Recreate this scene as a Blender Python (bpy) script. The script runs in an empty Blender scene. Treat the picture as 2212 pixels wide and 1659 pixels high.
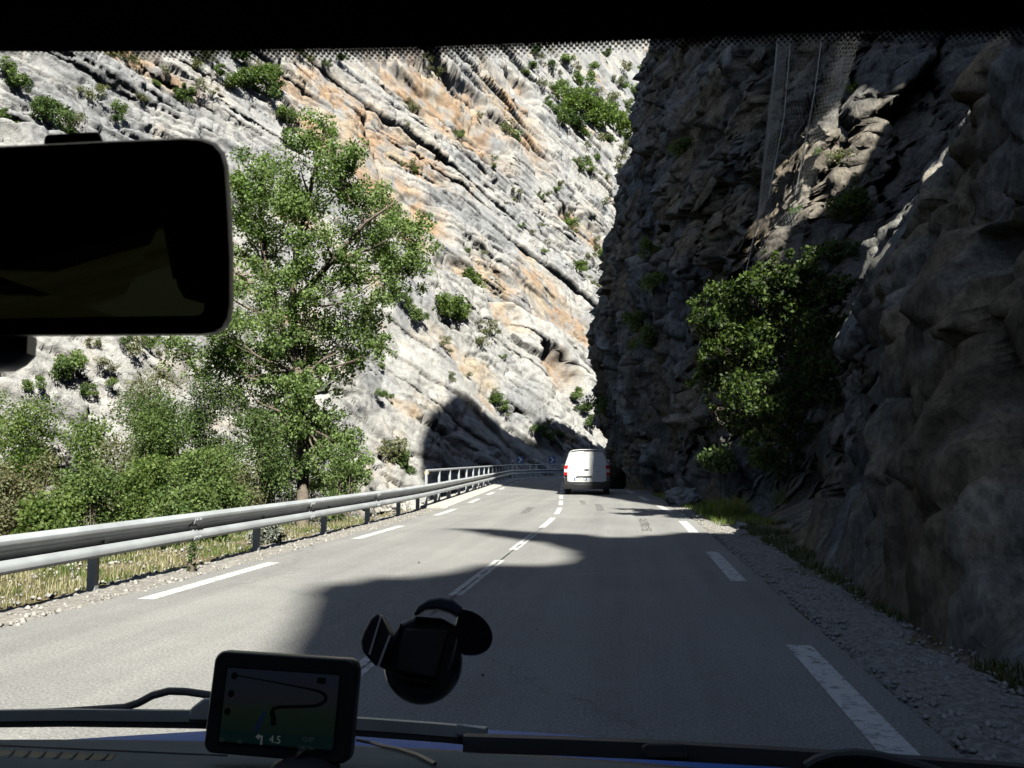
import bpy, bmesh, math, random
import numpy as np
from mathutils import Vector, Matrix

# ------------------------------------------------------------------ camera, world, sun
scene = bpy.context.scene
COL = scene.collection
IW, IH, FPX = 2212.0, 1659.0, 1800.0
CAM_H = 1.35
VPU, VPV = 1355.0, 996.0                        # where the road's straight part vanishes
PITCH = math.atan((VPV - IH / 2) / FPX)
YAW = math.atan((VPU - IW / 2) / FPX * math.cos(PITCH))
cam_d = bpy.data.cameras.new('camera')
cam_d.sensor_width = 36.0
cam_d.lens = FPX / IW * 36.0
cam_d.clip_start = 0.02
cam_d.clip_end = 3000.0
cam_d.dof.use_dof = True
cam_d.dof.focus_distance = 40.0
cam_d.dof.aperture_fstop = 34.0
cam = bpy.data.objects.new('camera', cam_d)
COL.objects.link(cam)
cam.location = (0, 0, CAM_H)
cam.rotation_euler = (math.pi / 2 + PITCH, 0, YAW)
scene.camera = cam

SX, SY = 0.38, 0.92                             # shadow shift left / forward per metre of height
SUN = Vector((SX, -SY, 1.0)).normalized()
SUN_EL = math.asin(SUN.z)
world = bpy.data.worlds.new('World')
scene.world = world
world.use_nodes = True
wn = world.node_tree
sky = wn.nodes.new('ShaderNodeTexSky')
sky.sky_type = 'NISHITA'
sky.sun_disc = False
sky.sun_elevation = SUN_EL
sky.sun_rotation = math.atan2(SUN.x, SUN.y)
sky.altitude = 500
wn.links.new(sky.outputs['Color'], wn.nodes['Background'].inputs['Color'])
wn.nodes['Background'].inputs['Strength'].default_value = 0.05
sun_d = bpy.data.lights.new('sun', 'SUN')
sun_d.energy = 5.0
sun_d.angle = math.radians(0.53)
sun_d.color = (1.0, 0.95, 0.86)
sun_o = bpy.data.objects.new('sun', sun_d)
COL.objects.link(sun_o)
sun_o.rotation_euler = (-SUN).to_track_quat('-Z', 'Y').to_euler()
scene.view_settings.view_transform = 'Standard'
scene.view_settings.look = 'None'
scene.view_settings.exposure = 1.15
scene.view_settings.gamma = 1.0
scene.view_settings.use_curve_mapping = False
scene.render.engine = 'CYCLES'
scene.cycles.use_denoising = True
scene.cycles.max_bounces = 6
scene.cycles.diffuse_bounces = 0
scene.cycles.glossy_bounces = 3
scene.cycles.transparent_max_bounces = 12
scene.cycles.caustics_reflective = False
scene.cycles.caustics_refractive = False

# ------------------------------------------------------------------ small helpers
CR = cam.rotation_euler.to_matrix()
def ray(u, v):
    return CR @ Vector(((u - IW / 2) / FPX, (IH / 2 - v) / FPX, -1.0))
def gp(u, v, z=0.0):                            # point of the ground seen at a place of the photo
    d = ray(u, v); t = (z - CAM_H) / d.z
    return Vector((d.x * t, d.y * t, z))
def at(u, v, y):                                # point y metres ahead seen at a place of the photo
    d = ray(u, v); t = y / d.y
    return Vector((d.x * t, y, CAM_H + d.z * t))

def tag(o, label=None, cat=None, group=None, kind=None):
    if label: o['label'] = label
    if cat: o['category'] = cat
    if group: o['group'] = group
    if kind: o['kind'] = kind
    return o
def empty(name, loc=(0, 0, 0), rz=0.0, label=None, cat=None, group=None):
    o = bpy.data.objects.new(name, None); COL.objects.link(o)
    o.empty_display_size = 0.2
    o.location = loc; o.rotation_euler = (0, 0, rz)
    return tag(o, label, cat, group)
def link(name, me, m=None, parent=None, smooth=False):
    o = bpy.data.objects.new(name, me); COL.objects.link(o)
    if m is not None and not me.materials: me.materials.append(m)
    if parent is not None: o.parent = parent
    if smooth:
        me.polygons.foreach_set('use_smooth', np.ones(len(me.polygons), dtype=bool))
    return o
def np_mesh(name, V, F):                        # V (n,3), F (m,k) with one k
    V = np.ascontiguousarray(V, dtype=np.float32); F = np.ascontiguousarray(F, dtype=np.int32)
    me = bpy.data.meshes.new(name)
    me.vertices.add(len(V)); me.vertices.foreach_set('co', V.ravel())
    k = F.shape[1]
    me.loops.add(F.size); me.loops.foreach_set('vertex_index', F.ravel())
    me.polygons.add(len(F))
    me.polygons.foreach_set('loop_start', np.arange(0, F.size, k, dtype=np.int32))
    me.update(calc_edges=True)
    return me
def grid_mesh(name, P, col=None, flip=False):
    n, m = P.shape[:2]
    i = np.arange(n * m).reshape(n, m)
    F = np.stack([i[:-1, :-1], i[1:, :-1], i[1:, 1:], i[:-1, 1:]], -1).reshape(-1, 4)
    if flip: F = F[:, ::-1]
    me = np_mesh(name, P.reshape(-1, 3), F)
    if col is not None:
        a = me.color_attributes.new('tint', 'FLOAT_COLOR', 'POINT')
        c = np.ones((n * m, 4), dtype=np.float32); c[:, :3] = col.reshape(-1, 3)
        a.data.foreach_set('color', c.ravel())
    return me
class MB:
    """Collects boxes, tubes, lofts and lathes into one mesh."""
    def __init__(s): s.v = []; s.f = []
    def add(s, vs, fs):
        k = len(s.v); s.v += [Vector(v) for v in vs]; s.f += [[i + k for i in f] for f in fs]
    def box(s, c, d, R=None, taper=1.0):
        c = Vector(c); x, y, z = d[0] / 2, d[1] / 2, d[2] / 2
        vs = []
        for sz in (-1, 1):
            t = taper if sz > 0 else 1.0
            for a, b in ((-1, -1), (1, -1), (1, 1), (-1, 1)):
                p = Vector((a * x * t, b * y * t, sz * z))
                vs.append(c + (R @ p if R else p))
        s.add(vs, [(3, 2, 1, 0), (4, 5, 6, 7), (0, 1, 5, 4), (1, 2, 6, 5), (2, 3, 7, 6), (3, 0, 4, 7)])
    def loft(s, rings, cap=True, closed=True):
        n = len(rings[0]); vs = [p for r in rings for p in r]; fs = []
        for i in range(len(rings) - 1):
            for j in range(n if closed else n - 1):
                a = i * n + j; b = i * n + (j + 1) % n
                fs.append((a, b, b + n, a + n))
        if cap:
            fs.append(tuple(range(n - 1, -1, -1)))
            fs.append(tuple(range((len(rings) - 1) * n, len(rings) * n)))
        s.add(vs, fs)
    def tube(s, pts, r, n=8, cap=True):
        pts = [Vector(p) for p in pts]; rings = []
        rr = r if isinstance(r, (list, tuple)) else [r] * len(pts)
        ref = None
        for i, p in enumerate(pts):
            d = (pts[min(i + 1, len(pts) - 1)] - pts[max(i - 1, 0)]).normalized()
            if ref is None:
                ref = Vector((0, 0, 1)) if abs(d.z) < 0.9 else Vector((1, 0, 0))
            a = d.cross(ref).normalized(); b = a.cross(d).normalized(); ref = b
            rings.append([p + (a * math.cos(q) + b * math.sin(q)) * rr[i]
                          for q in [2 * math.pi * k / n for k in range(n)]])
        s.loft(rings, cap)
    def lathe(s, prof, c, axis='Y', n=28, R=None):    # prof: (radius, along)
        c = Vector(c); rings = []
        for r, h in prof:
            ring = []
            for k in range(n):
                q = 2 * math.pi * k / n
                p = Vector((r * math.cos(q), h, r * math.sin(q))) if axis == 'Y' else Vector((h, r * math.cos(q), r * math.sin(q))) if axis == 'X' else Vector((r * math.cos(q), r * math.sin(q), h))
                ring.append(c + (R @ p if R else p))
            rings.append(ring)
        s.loft(rings)
    def prism(s, outline, d, M=None):                # outline (x,z) pushed along y by d
        a = [Vector((x, 0, z)) for x, z in outline]; b = [Vector((x, d, z)) for x, z in outline]
        if M: a = [M @ p for p in a]; b = [M @ p for p in b]
        s.loft([a, b])
    def build(s, name, m, parent=None, bevel=0.0, smooth=False, seg=2):
        me = bpy.data.meshes.new(name)
        me.from_pydata([tuple(v) for v in s.v], [], s.f); me.update()
        bm = bmesh.new(); bm.from_mesh(me); bmesh.ops.recalc_face_normals(bm, faces=bm.faces); bm.to_mesh(me); bm.free()
        o = link(name, me, m, parent)
        if bevel:
            b = o.modifiers.new('bevel', 'BEVEL'); b.width = bevel; b.segments = seg; b.limit_method = 'ANGLE'; b.angle_limit = math.radians(35)
            b.harden_normals = False
        if smooth or bevel:
            me.polygons.foreach_set('use_smooth', np.ones(len(me.polygons), dtype=bool))
            try: me.set_sharp_from_angle(angle=math.radians(38))
            except Exception: pass
        return o
def rrect(w, h, r, n=6, cx=0, cz=0):
    pts = []
    for qx, qz, a0 in ((1, 1, 0), (-1, 1, 90), (-1, -1, 180), (1, -1, 270)):
        for k in range(n + 1):
            a = math.radians(a0 + 90 * k / n)
            pts.append((cx + qx * (w / 2 - r) + r * math.cos(a), cz + qz * (h / 2 - r) + r * math.sin(a)))
    return pts
def text_mesh(name, s, size, m, parent=None):
    tc = bpy.data.curves.new(name, 'FONT'); tc.body = s; tc.size = size; tc.align_x = 'CENTER'; tc.align_y = 'CENTER'; tc.extrude = size * 0.01
    tmp = bpy.data.objects.new(name, tc); COL.objects.link(tmp); bpy.context.view_layer.update()
    me = bpy.data.meshes.new_from_object(tmp.evaluated_get(bpy.context.evaluated_depsgraph_get())); bpy.data.objects.remove(tmp); bpy.data.curves.remove(tc)
    me.materials.clear(); me.name = name
    return link(name, me, m, parent)
def copy_tree(o, parent=None):
    c = o.copy(); COL.objects.link(c); c.parent = parent
    for ch in o.children: copy_tree(ch, c)
    return c
def smooth01(x): x = np.clip(x, 0, 1); return x * x * (3 - 2 * x)

# ------------------------------------------------------------------ noise
_rng = np.random.RandomState(7)
_perm = np.concatenate([_rng.permutation(256)] * 3)
_grad = _rng.normal(size=(256, 3)); _grad /= np.linalg.norm(_grad, axis=1)[:, None]
def perlin(x, y, z):
    x, y, z = np.broadcast_arrays(np.asarray(x, float), np.asarray(y, float), np.asarray(z, float))
    xi = np.floor(x).astype(int); yi = np.floor(y).astype(int); zi = np.floor(z).astype(int)
    xf, yf, zf = x - xi, y - yi, z - zi
    xi &= 255; yi &= 255; zi &= 255
    f = lambda t: t * t * t * (t * (t * 6 - 15) + 10)
    u, v, w = f(xf), f(yf), f(zf)
    out = 0.0
    for dx in (0, 1):
        for dy in (0, 1):
            for dz in (0, 1):
                g = _grad[_perm[_perm[_perm[xi + dx] + yi + dy] + zi + dz]]
                d = g[..., 0] * (xf - dx) + g[..., 1] * (yf - dy) + g[..., 2] * (zf - dz)
                out = out + d * (u if dx else 1 - u) * (v if dy else 1 - v) * (w if dz else 1 - w)
    return out * 1.6
def fbm(x, y, z, oct=4, gain=0.5):
    s = 0; a = 1
    for k in range(oct):
        s = s + a * perlin(x * 2.03 ** k + 11.3 * k, y * 2.03 ** k + 5.7 * k, z * 2.03 ** k + 3.1 * k); a *= gain
    return s
def blocks(x, y, seed):
    """fractured blocks: every cell of a jittered lattice is a flat facet with its own offset and tilt."""
    x = np.asarray(x, float); y = np.asarray(y, float); xi = np.floor(x); yi = np.floor(y)
    best = np.full(x.shape, 9.0); cid = np.zeros(x.shape); bx_ = np.zeros(x.shape); by_ = np.zeros(x.shape); sec = np.full(x.shape, 9.0)
    for dx in (-1, 0, 1):
        for dy in (-1, 0, 1):
            cx_ = xi + dx; cy_ = yi + dy; h = hash01(cx_ + seed * 17.0, cy_); px = cx_ + 0.1 + 0.8 * h; py = cy_ + 0.1 + 0.8 * hash01(cy_ + 3.3, cx_ + seed)
            ex = x - px; ey = y - py; q = np.hypot(ex, ey); m = q < best
            sec = np.where(m, best, np.minimum(sec, q)); best = np.where(m, q, best); cid = np.where(m, h * 911.0 + 7 * px, cid); bx_ = np.where(m, ex, bx_); by_ = np.where(m, ey, by_)
    a = hash01(cid, 1.0) - 0.5; b = hash01(cid, 2.0) - 0.5; c = hash01(cid, 3.0) - 0.5
    return a + 1.1 * b * bx_ + 1.1 * c * by_ - 0.35 * np.exp(-((sec - best) / 0.10) ** 2), hash01(cid, 5.0)
def hash01(i, j=0):
    h = np.sin(np.asarray(i) * 127.1 + np.asarray(j) * 311.7) * 43758.5453
    return h - np.floor(h)

# ------------------------------------------------------------------ materials
def nodes(name):
    m = bpy.data.materials.new(name); m.use_nodes = True
    nt = m.node_tree; b = nt.nodes['Principled BSDF']
    return m, nt, b
def N(nt, t, **kw):
    n = nt.nodes.new('ShaderNode' + t)
    for k, v in kw.items(): setattr(n, k, v)
    return n
def setin(n, **kw):
    for k, v in kw.items(): n.inputs[k.replace('_', ' ')].default_value = v
def ramp(nt, src, stops):
    r = N(nt, 'ValToRGB'); e = r.color_ramp.elements
    while len(e) < len(stops): e.new(0.5)
    for q, (p, c) in zip(e, stops): q.position = p; q.color = (*c, 1) if len(c) == 3 else c
    nt.links.new(src, r.inputs[0]); return r.outputs[0]
def mixc(nt, fac, a, b, mode='MIX'):
    n = N(nt, 'Mix', data_type='RGBA', blend_type=mode)
    for s, v in ((n.inputs['Factor'], fac), (n.inputs['A'], a), (n.inputs['B'], b)):
        if isinstance(v, bpy.types.NodeSocket): nt.links.new(v, s)
        elif isinstance(v, (int, float)): s.default_value = v
        else: s.default_value = (*v, 1)
    return n.outputs['Result']
def noise(nt, scale, detail=4, rough=0.55, coord='Object', vec=None, out='Fac'):
    n = N(nt, 'TexNoise'); setin(n, Scale=scale, Detail=detail, Roughness=rough)
    if vec is None:
        tc = N(nt, 'TexCoord'); vec = tc.outputs[coord]
    nt.links.new(vec, n.inputs['Vector']); return n.outputs[out]
def bump(nt, b, h, strength, dist):
    n = N(nt, 'Bump'); setin(n, Strength=strength, Distance=dist)
    nt.links.new(h, n.inputs['Height']); nt.links.new(n.outputs[0], b.inputs['Normal']); return n
def plain(name, c, rough=0.5, metal=0.0, var=0.15, scale=6.0, spec=0.5, bmp=0.0):
    m, nt, b = nodes(name)
    f = noise(nt, scale)
    lo = tuple(x * (1 - var) for x in c); hi = tuple(min(1, x * (1 + var)) for x in c)
    nt.links.new(ramp(nt, f, [(0.3, lo), (0.7, hi)]), b.inputs['Base Color'])
    setin(b, Roughness=rough, Metallic=metal, Specular_IOR_Level=spec)
    if bmp: bump(nt, b, noise(nt, scale * 30), bmp, 0.002)
    return m
def rock_material(name, fine=1.0, stretch=(1, 1, 1), crack=0.5, mottle=0.2):
    m, nt, b = nodes(name)
    a = N(nt, 'Attribute', attribute_name='tint')
    tc = N(nt, 'TexCoord'); mp = N(nt, 'Mapping'); mp.inputs['Scale'].default_value = stretch
    nt.links.new(tc.outputs['Object'], mp.inputs['Vector'])
    v = mp.outputs[0]
    f1 = noise(nt, 0.9 * fine, 8, 0.65, vec=v)
    c1 = mixc(nt, 1.0, a.outputs['Color'], ramp(nt, f1, [(0.28, (0.82 - mottle, 0.82 - mottle, 0.85 - mottle)), (0.5, (1, 1, 1)), (0.75, (1.0 + 1.1 * mottle, 1.0 + 1.0 * mottle, 1.0 + 0.8 * mottle))]), 'MULTIPLY')
    f2 = noise(nt, 4.5 * fine, 10, 0.7, vec=v)
    c2 = mixc(nt, 1.0, c1, ramp(nt, f2, [(0.3, (1 - mottle,) * 3), (0.7, (1 + 0.8 * mottle,) * 3)]), 'MULTIPLY')
    nt.links.new(c2, b.inputs['Base Color'])
    setin(b, Roughness=0.95, Specular_IOR_Level=0.15)
    vor = N(nt, 'TexVoronoi', feature='DISTANCE_TO_EDGE'); setin(vor, Scale=1.1 * fine)
    wv = noise(nt, 1.5 * fine, 4, 0.6, vec=v, out='Color')
    va = N(nt, 'VectorMath', operation='ADD'); nt.links.new(v, va.inputs[0]); nt.links.new(wv, va.inputs[1])
    nt.links.new(va.outputs[0], vor.inputs['Vector'])
    ck = ramp(nt, vor.outputs['Distance'], [(0.0, (0, 0, 0)), (0.055, (1, 1, 1))])
    h = N(nt, 'Math', operation='MULTIPLY_ADD'); nt.links.new(ck, h.inputs[0]); h.inputs[1].default_value = crack
    nt.links.new(f2, h.inputs[2])
    bump(nt, b, h.outputs[0], 0.9, 0.16 / fine)
    return m
def leaf_material(name, dark, light, trans=0.35, dry=None):
    m, nt, b = nodes(name)
    a = N(nt, 'Attribute', attribute_name='tone')
    st = [(0.0, dark), (0.8, light)]
    if dry: st = [(0.0, dark), (0.75, light), (0.95, dry)]
    c = ramp(nt, a.outputs['Fac'], st)
    nt.links.new(c, b.inputs['Base Color']); setin(b, Roughness=0.55, Specular_IOR_Level=0.3)
    tr = N(nt, 'BsdfTranslucent')
    nt.links.new(mixc(nt, 1.0, c, (1.25, 1.45, 0.6), 'MULTIPLY'), tr.inputs['Color'])
    mx = N(nt, 'MixShader'); mx.inputs[0].default_value = trans
    nt.links.new(b.outputs[0], mx.inputs[1]); nt.links.new(tr.outputs[0], mx.inputs[2])
    nt.links.new(mx.outputs[0], nt.nodes['Material Output'].inputs['Surface'])
    return m
def bark_material(name, c):
    m, nt, b = nodes(name)
    f = noise(nt, 9, 8, 0.7)
    nt.links.new(ramp(nt, f, [(0.3, tuple(x * 0.5 for x in c)), (0.7, c)]), b.inputs['Base Color'])
    setin(b, Roughness=0.9); bump(nt, b, f, 0.8, 0.02); return m

M = {}
M['cliff'] = rock_material('pale_limestone', 1.25, (1, 1, 1), 0.22)
M['dark_rock'] = rock_material('weathered_limestone', 2.6, (1.2, 1.2, 0.6), 0.0, 0.55)
def asphalt():
    m, nt, b = nodes('asphalt')
    f = noise(nt, 55, 4, 0.85); g = noise(nt, 0.45, 5, 0.6); k = noise(nt, 6, 5, 0.7)
    c = ramp(nt, f, [(0.25, (0.072, 0.072, 0.072)), (0.5, (0.228, 0.226, 0.220)), (0.72, (0.45, 0.442, 0.425))])
    c = mixc(nt, 1.0, c, ramp(nt, g, [(0.3, (0.9, 0.9, 0.9)), (0.7, (1.1, 1.1, 1.09))]), 'MULTIPLY')
    c = mixc(nt, 1.0, c, ramp(nt, k, [(0.3, (0.93, 0.93, 0.93)), (0.7, (1.06, 1.06, 1.06))]), 'MULTIPLY')
    tc = N(nt, 'TexCoord'); mp = N(nt, 'Mapping'); mp.inputs['Scale'].default_value = (1.1, 0.05, 1); nt.links.new(tc.outputs['Object'], mp.inputs[0])
    w = noise(nt, 1.4, 4, 0.6, vec=mp.outputs[0])      # wheel tracks worn along the lanes
    c = mixc(nt, 1.0, c, ramp(nt, w, [(0.36, (0.97, 0.97, 0.98)), (0.62, (1.2, 1.2, 1.19))]), 'MULTIPLY')
    v = N(nt, 'TexVoronoi', feature='DISTANCE_TO_EDGE'); setin(v, Scale=0.16); va = N(nt, 'VectorMath', operation='ADD')
    nz = noise(nt, 1.2, 6, 0.7, out='Color'); nt.links.new(tc.outputs['Object'], va.inputs[0]); nt.links.new(nz, va.inputs[1]); nt.links.new(va.outputs[0], v.inputs['Vector'])
    c = mixc(nt, 1.0, c, ramp(nt, v.outputs['Distance'], [(0.0, (0.78, 0.78, 0.78)), (0.003, (1, 1, 1))]), 'MULTIPLY')
    nt.links.new(c, b.inputs['Base Color']); setin(b, Roughness=0.85, Specular_IOR_Level=0.3)
    bump(nt, b, f, 0.6, 0.008); return m
M['asphalt'] = asphalt()
def worn(name, c, lo, hi, scale=14, streak=(1, 1, 1)):
    m, nt, b = nodes(name)
    tc = N(nt, 'TexCoord'); mp = N(nt, 'Mapping'); mp.inputs['Scale'].default_value = streak
    nt.links.new(tc.outputs['Object'], mp.inputs[0])
    f = noise(nt, scale, 6, 0.75, vec=mp.outputs[0])
    nt.links.new(ramp(nt, noise(nt, 60, 3, 0.7), [(0.3, tuple(x * 0.8 for x in c)), (0.7, c)]), b.inputs['Base Color'])
    setin(b, Roughness=0.8)
    t = N(nt, 'BsdfTransparent'); mx = N(nt, 'MixShader')
    nt.links.new(ramp(nt, f, [(lo, (0, 0, 0)), (hi, (1, 1, 1))]), mx.inputs[0])
    nt.links.new(t.outputs[0], mx.inputs[1]); nt.links.new(b.outputs[0], mx.inputs[2])
    nt.links.new(mx.outputs[0], nt.nodes['Material Output'].inputs['Surface']); return m
M['paint'] = worn('road_paint', (0.70, 0.70, 0.68), 0.30, 0.50, 10)
M['rubber_mark'] = worn('tyre_rubber', (0.05, 0.05, 0.05), 0.45, 0.75, 5, (6, 0.4, 1))
def ground_mat():
    m, nt, b = nodes('stony_soil')
    f = noise(nt, 0.5, 6, 0.6); k = noise(nt, 14, 5, 0.7)
    c = ramp(nt, f, [(0.3, (0.10, 0.10, 0.045)), (0.5, (0.20, 0.165, 0.095)), (0.7, (0.27, 0.245, 0.2))])
    c = mixc(nt, 1.0, c, ramp(nt, k, [(0.3, (0.6, 0.6, 0.6)), (0.7, (1.25, 1.25, 1.25))]), 'MULTIPLY')
    nt.links.new(c, b.inputs['Base Color']); setin(b, Roughness=1.0, Specular_IOR_Level=0.1)
    bump(nt, b, k, 0.8, 0.05); return m
M['soil'] = ground_mat()
M['gravel'] = plain('limestone_gravel', (0.27, 0.255, 0.235), 0.95, 0, 0.45, 22, 0.15, 1.0)
M['stone'] = plain('loose_limestone', (0.33, 0.315, 0.29), 0.95, 0, 0.35, 3, 0.15, 0.5)
M['concrete'] = plain('concrete', (0.50, 0.48, 0.44), 0.9, 0, 0.15, 4, 0.2, 0.4)
M['zinc'] = plain('galvanised_steel', (0.50, 0.53, 0.555), 0.45, 0.25, 0.16, 2.2)
M['zinc_dull'] = plain('weathered_steel', (0.34, 0.36, 0.37), 0.55, 0.2, 0.25, 3)
M['wire'] = plain('zinc_wire', (0.42, 0.45, 0.46), 0.45, 0.2, 0.15, 5)
M['bark'] = bark_material('grey_bark', (0.24, 0.20, 0.155))
M['twig'] = bark_material('dead_twig', (0.22, 0.18, 0.14))
M['poplar'] = leaf_material('poplar_leaf', (0.06, 0.11, 0.028), (0.25, 0.345, 0.125), 0.40)
M['leaf_green'] = leaf_material('shrub_leaf', (0.05, 0.095, 0.026), (0.19, 0.26, 0.085), 0.38)
M['leaf_olive'] = leaf_material('olive_leaf', (0.07, 0.088, 0.038), (0.22, 0.235, 0.125), 0.32, (0.2, 0.16, 0.09))
M['leaf_dark'] = leaf_material('evergreen_leaf', (0.026, 0.055, 0.016), (0.11, 0.165, 0.05), 0.28)
M['leaf_bright'] = leaf_material('bright_leaf', (0.05, 0.095, 0.018), (0.18, 0.245, 0.07), 0.4)
M['grass_shade'] = leaf_material('shaded_grass', (0.015, 0.03, 0.008), (0.06, 0.08, 0.025), 0.25, (0.18, 0.15, 0.08))  # darker grass copy: the verge's shade is put into its colour
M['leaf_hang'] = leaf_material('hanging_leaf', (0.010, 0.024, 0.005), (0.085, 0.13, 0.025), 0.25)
M['leaf_grey'] = leaf_material('silver_leaf', (0.16, 0.18, 0.15), (0.34, 0.36, 0.31), 0.2)
M['grass_dry'] = leaf_material('dry_grass', (0.12, 0.14, 0.05), (0.36, 0.32, 0.19), 0.3, (0.46, 0.40, 0.26))
M['grass_green'] = leaf_material('green_grass', (0.05, 0.10, 0.02), (0.16, 0.22, 0.05), 0.4, (0.3, 0.27, 0.12))
# ------------------------------------------------------------------ road path
def softp(x, k=2.5): return k * np.log1p(np.exp(np.clip(x / k, -30, 30)))
def road_path():
    pts = []; x, y, hd = -1.74, -30.0, 0.0; ds = 0.5
    for i in range(400):
        pts.append((x, y, hd))
        s = y if len(pts) < 190 else 99
        if y < 20 and hd == 0: pass
        if 17 < y < 26 and x > -4 and hd > -0.075: hd -= 0.075 / 18
        if y > 60 or x > 4: hd += ds / 17.0 if hd < 1.9 else 0
        x += ds * math.sin(hd); y += ds * math.cos(hd)
    return np.array(pts)
PATH = road_path()
PX = PATH[:, 0]; PY = PATH[:, 1]
PNX = np.cos(PATH[:, 2]); PNY = -np.sin(PATH[:, 2])          # to the right of the road
def path_at(i):
    i = np.clip(i, 0, len(PATH) - 1.001); k = i.astype(int) if hasattr(i, 'astype') else int(i); f = i - k
    return tuple(a[k] * (1 - f) + a[k + 1] * f for a in (PX, PY, PNX, PNY))
def idx_y(y): return (y + 30.0) / 0.5 if y < 17 else float(np.interp(y, PY[:186], np.arange(186)))
def lateral(i, l, z=0.0):
    x, y, nx, ny = path_at(float(i)); return Vector((x + nx * l, y + ny * l, z))
def strip(name, y0, y1, l0, l1, z, m, kind='structure', step=1.0, i0=None, i1=None):
    a = idx_y(y0) if i0 is None else i0; b = idx_y(y1) if i1 is None else i1
    n = max(2, int((b - a) / step) + 1); ii = np.linspace(a, b, n)
    P = np.zeros((n, 2, 3))
    for k, l in ((0, l0), (1, l1)):
        x, y, nx, ny = path_at(ii); P[:, k, 0] = x + nx * l; P[:, k, 1] = y + ny * l; P[:, k, 2] = z
    return P
def multi(name, Ps, m, **kw):
    V = []; F = []; k = 0
    for P in Ps:
        n = len(P); V.append(P.reshape(-1, 3)); i = np.arange(2 * n).reshape(n, 2) + k
        F.append(np.stack([i[:-1, 0], i[:-1, 1], i[1:, 1], i[1:, 0]], -1)); k += 2 * n
    return tag(link(name, np_mesh(name, np.concatenate(V), np.concatenate(F)), m), **kw)
W_ROAD = 3.25
n = 16
Pr = np.stack([strip('', 0, 0, l, l, 0.0, None, i0=0, i1=300)[:, 0] for l in np.linspace(-W_ROAD - 0.05, W_ROAD, n)], 1)
tag(link('road', grid_mesh('road', Pr, flip=True), M['asphalt'], smooth=True), 'pale grey asphalt road curving away between the cliffs', kind='structure')
multi('centre_line', [strip('', 8.4 + 4.333 * k, 11.4 + 4.333 * k, -0.07, 0.07, 0.004, None) for k in range(-2, 11)], M['paint'], kind='structure')
multi('edge_line', [strip('', 7.75 + 6.4 * k, 10.75 + 6.4 * k, -3.04, -2.86, 0.004, None) for k in range(-1, 9)]
      + [strip('', 3.4 + 6.4 * k, 6.5 + 6.4 * k, 2.88, 3.06, 0.004, None) for k in range(-1, 9)], M['paint'], kind='structure')
# the seam of the two asphalt mats under the centre dashes, and a hairline crack
seam_m = worn('asphalt_seam', (0.03, 0.03, 0.03), 0.42, 0.55, 3)
multi('asphalt_seam', [strip('', 3, 17, 0.0, 0.022, 0.008, None)], seam_m, kind='structure')
multi('tyre_marks', [strip('', 21.6, 24.6, -0.95, -0.75, 0.006, None), strip('', 23.0, 26.5, 1.05, 1.25, 0.006, None), strip('', 16.5, 20.0, 2.0, 2.2, 0.006, None),
                     strip('', 26.0, 29.0, 0.62, 0.8, 0.006, None)], M['rubber_mark'], kind='structure')

# ------------------------------------------------------------------ terrain sheet
def path_lateral(x, y):
    """signed distance to the road's middle (+ right) and index of the nearest path point."""
    sh = x.shape; x = x.ravel(); y = y.ravel(); l = np.zeros(len(x)); k = np.zeros(len(x), int)
    sub = np.arange(0, 300, 2)
    for a in range(0, len(x), 20000):
        d = (x[a:a + 20000, None] - PX[sub]) ** 2 + (y[a:a + 20000, None] - PY[sub]) ** 2
        j = sub[np.argmin(d, 1)]
        l[a:a + 20000] = (x[a:a + 20000] - PX[j]) * PNX[j] + (y[a:a + 20000] - PY[j]) * PNY[j]; k[a:a + 20000] = j
    return l.reshape(sh), k.reshape(sh)
def terr(x, y):
    x = np.asarray(x, float); y = np.asarray(y, float)
    l, k = path_lateral(x, y)
    yy = PY[k]
    d = np.maximum(0, -l - 3.3)
    verge = np.interp(yy, [0, 16, 24, 30], [2.6, 2.3, 1.0, 0.9])      # level strip before the bank drops
    verge = np.where(k > 200, 0.9, verge)
    slope = np.interp(yy, [0, 18, 26], [0.55, 0.6, 1.4])
    zl = -0.035 - 0.03 * d - np.minimum(np.maximum(0, d - verge) * slope, 8.0)
    zl = zl + np.where(d > 0.5, 0.12 * fbm(x * 0.5, y * 0.5, 0, 3) * smooth01((d - 0.5) / 2), 0)
    r = np.maximum(0, l - 3.35)
    zr = -0.035 + 0.22 * smooth01((r - 0.5) / 2.5) * np.where(k < 190, 1, 0.3) + 0.04 * fbm(x * 1.3, y * 1.3, 3, 3) * smooth01(r / 0.8)
    return np.where(l < 0, zl, zr)
def warp_axis(a, b, c0, c1, fine, grow=1.12):
    ax = list(np.arange(c0, c1, fine)); s = fine; p = ax[-1]
    while p < b: s *= grow; p += s; ax.append(p)
    s = fine; p = ax[0]
    while p > a: s *= grow; p -= s; ax.insert(0, p)
    return np.array(ax)
gx = warp_axis(-420, 420, -24, 8, 0.22); gy = warp_axis(-300, 600, 2, 75, 0.3)
GX, GY = np.meshgrid(gx, gy, indexing='ij')
tag(link('ground', grid_mesh('ground', np.stack([GX, GY, terr(GX, GY)], -1)), M['soil'], smooth=True), kind='structure')
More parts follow.
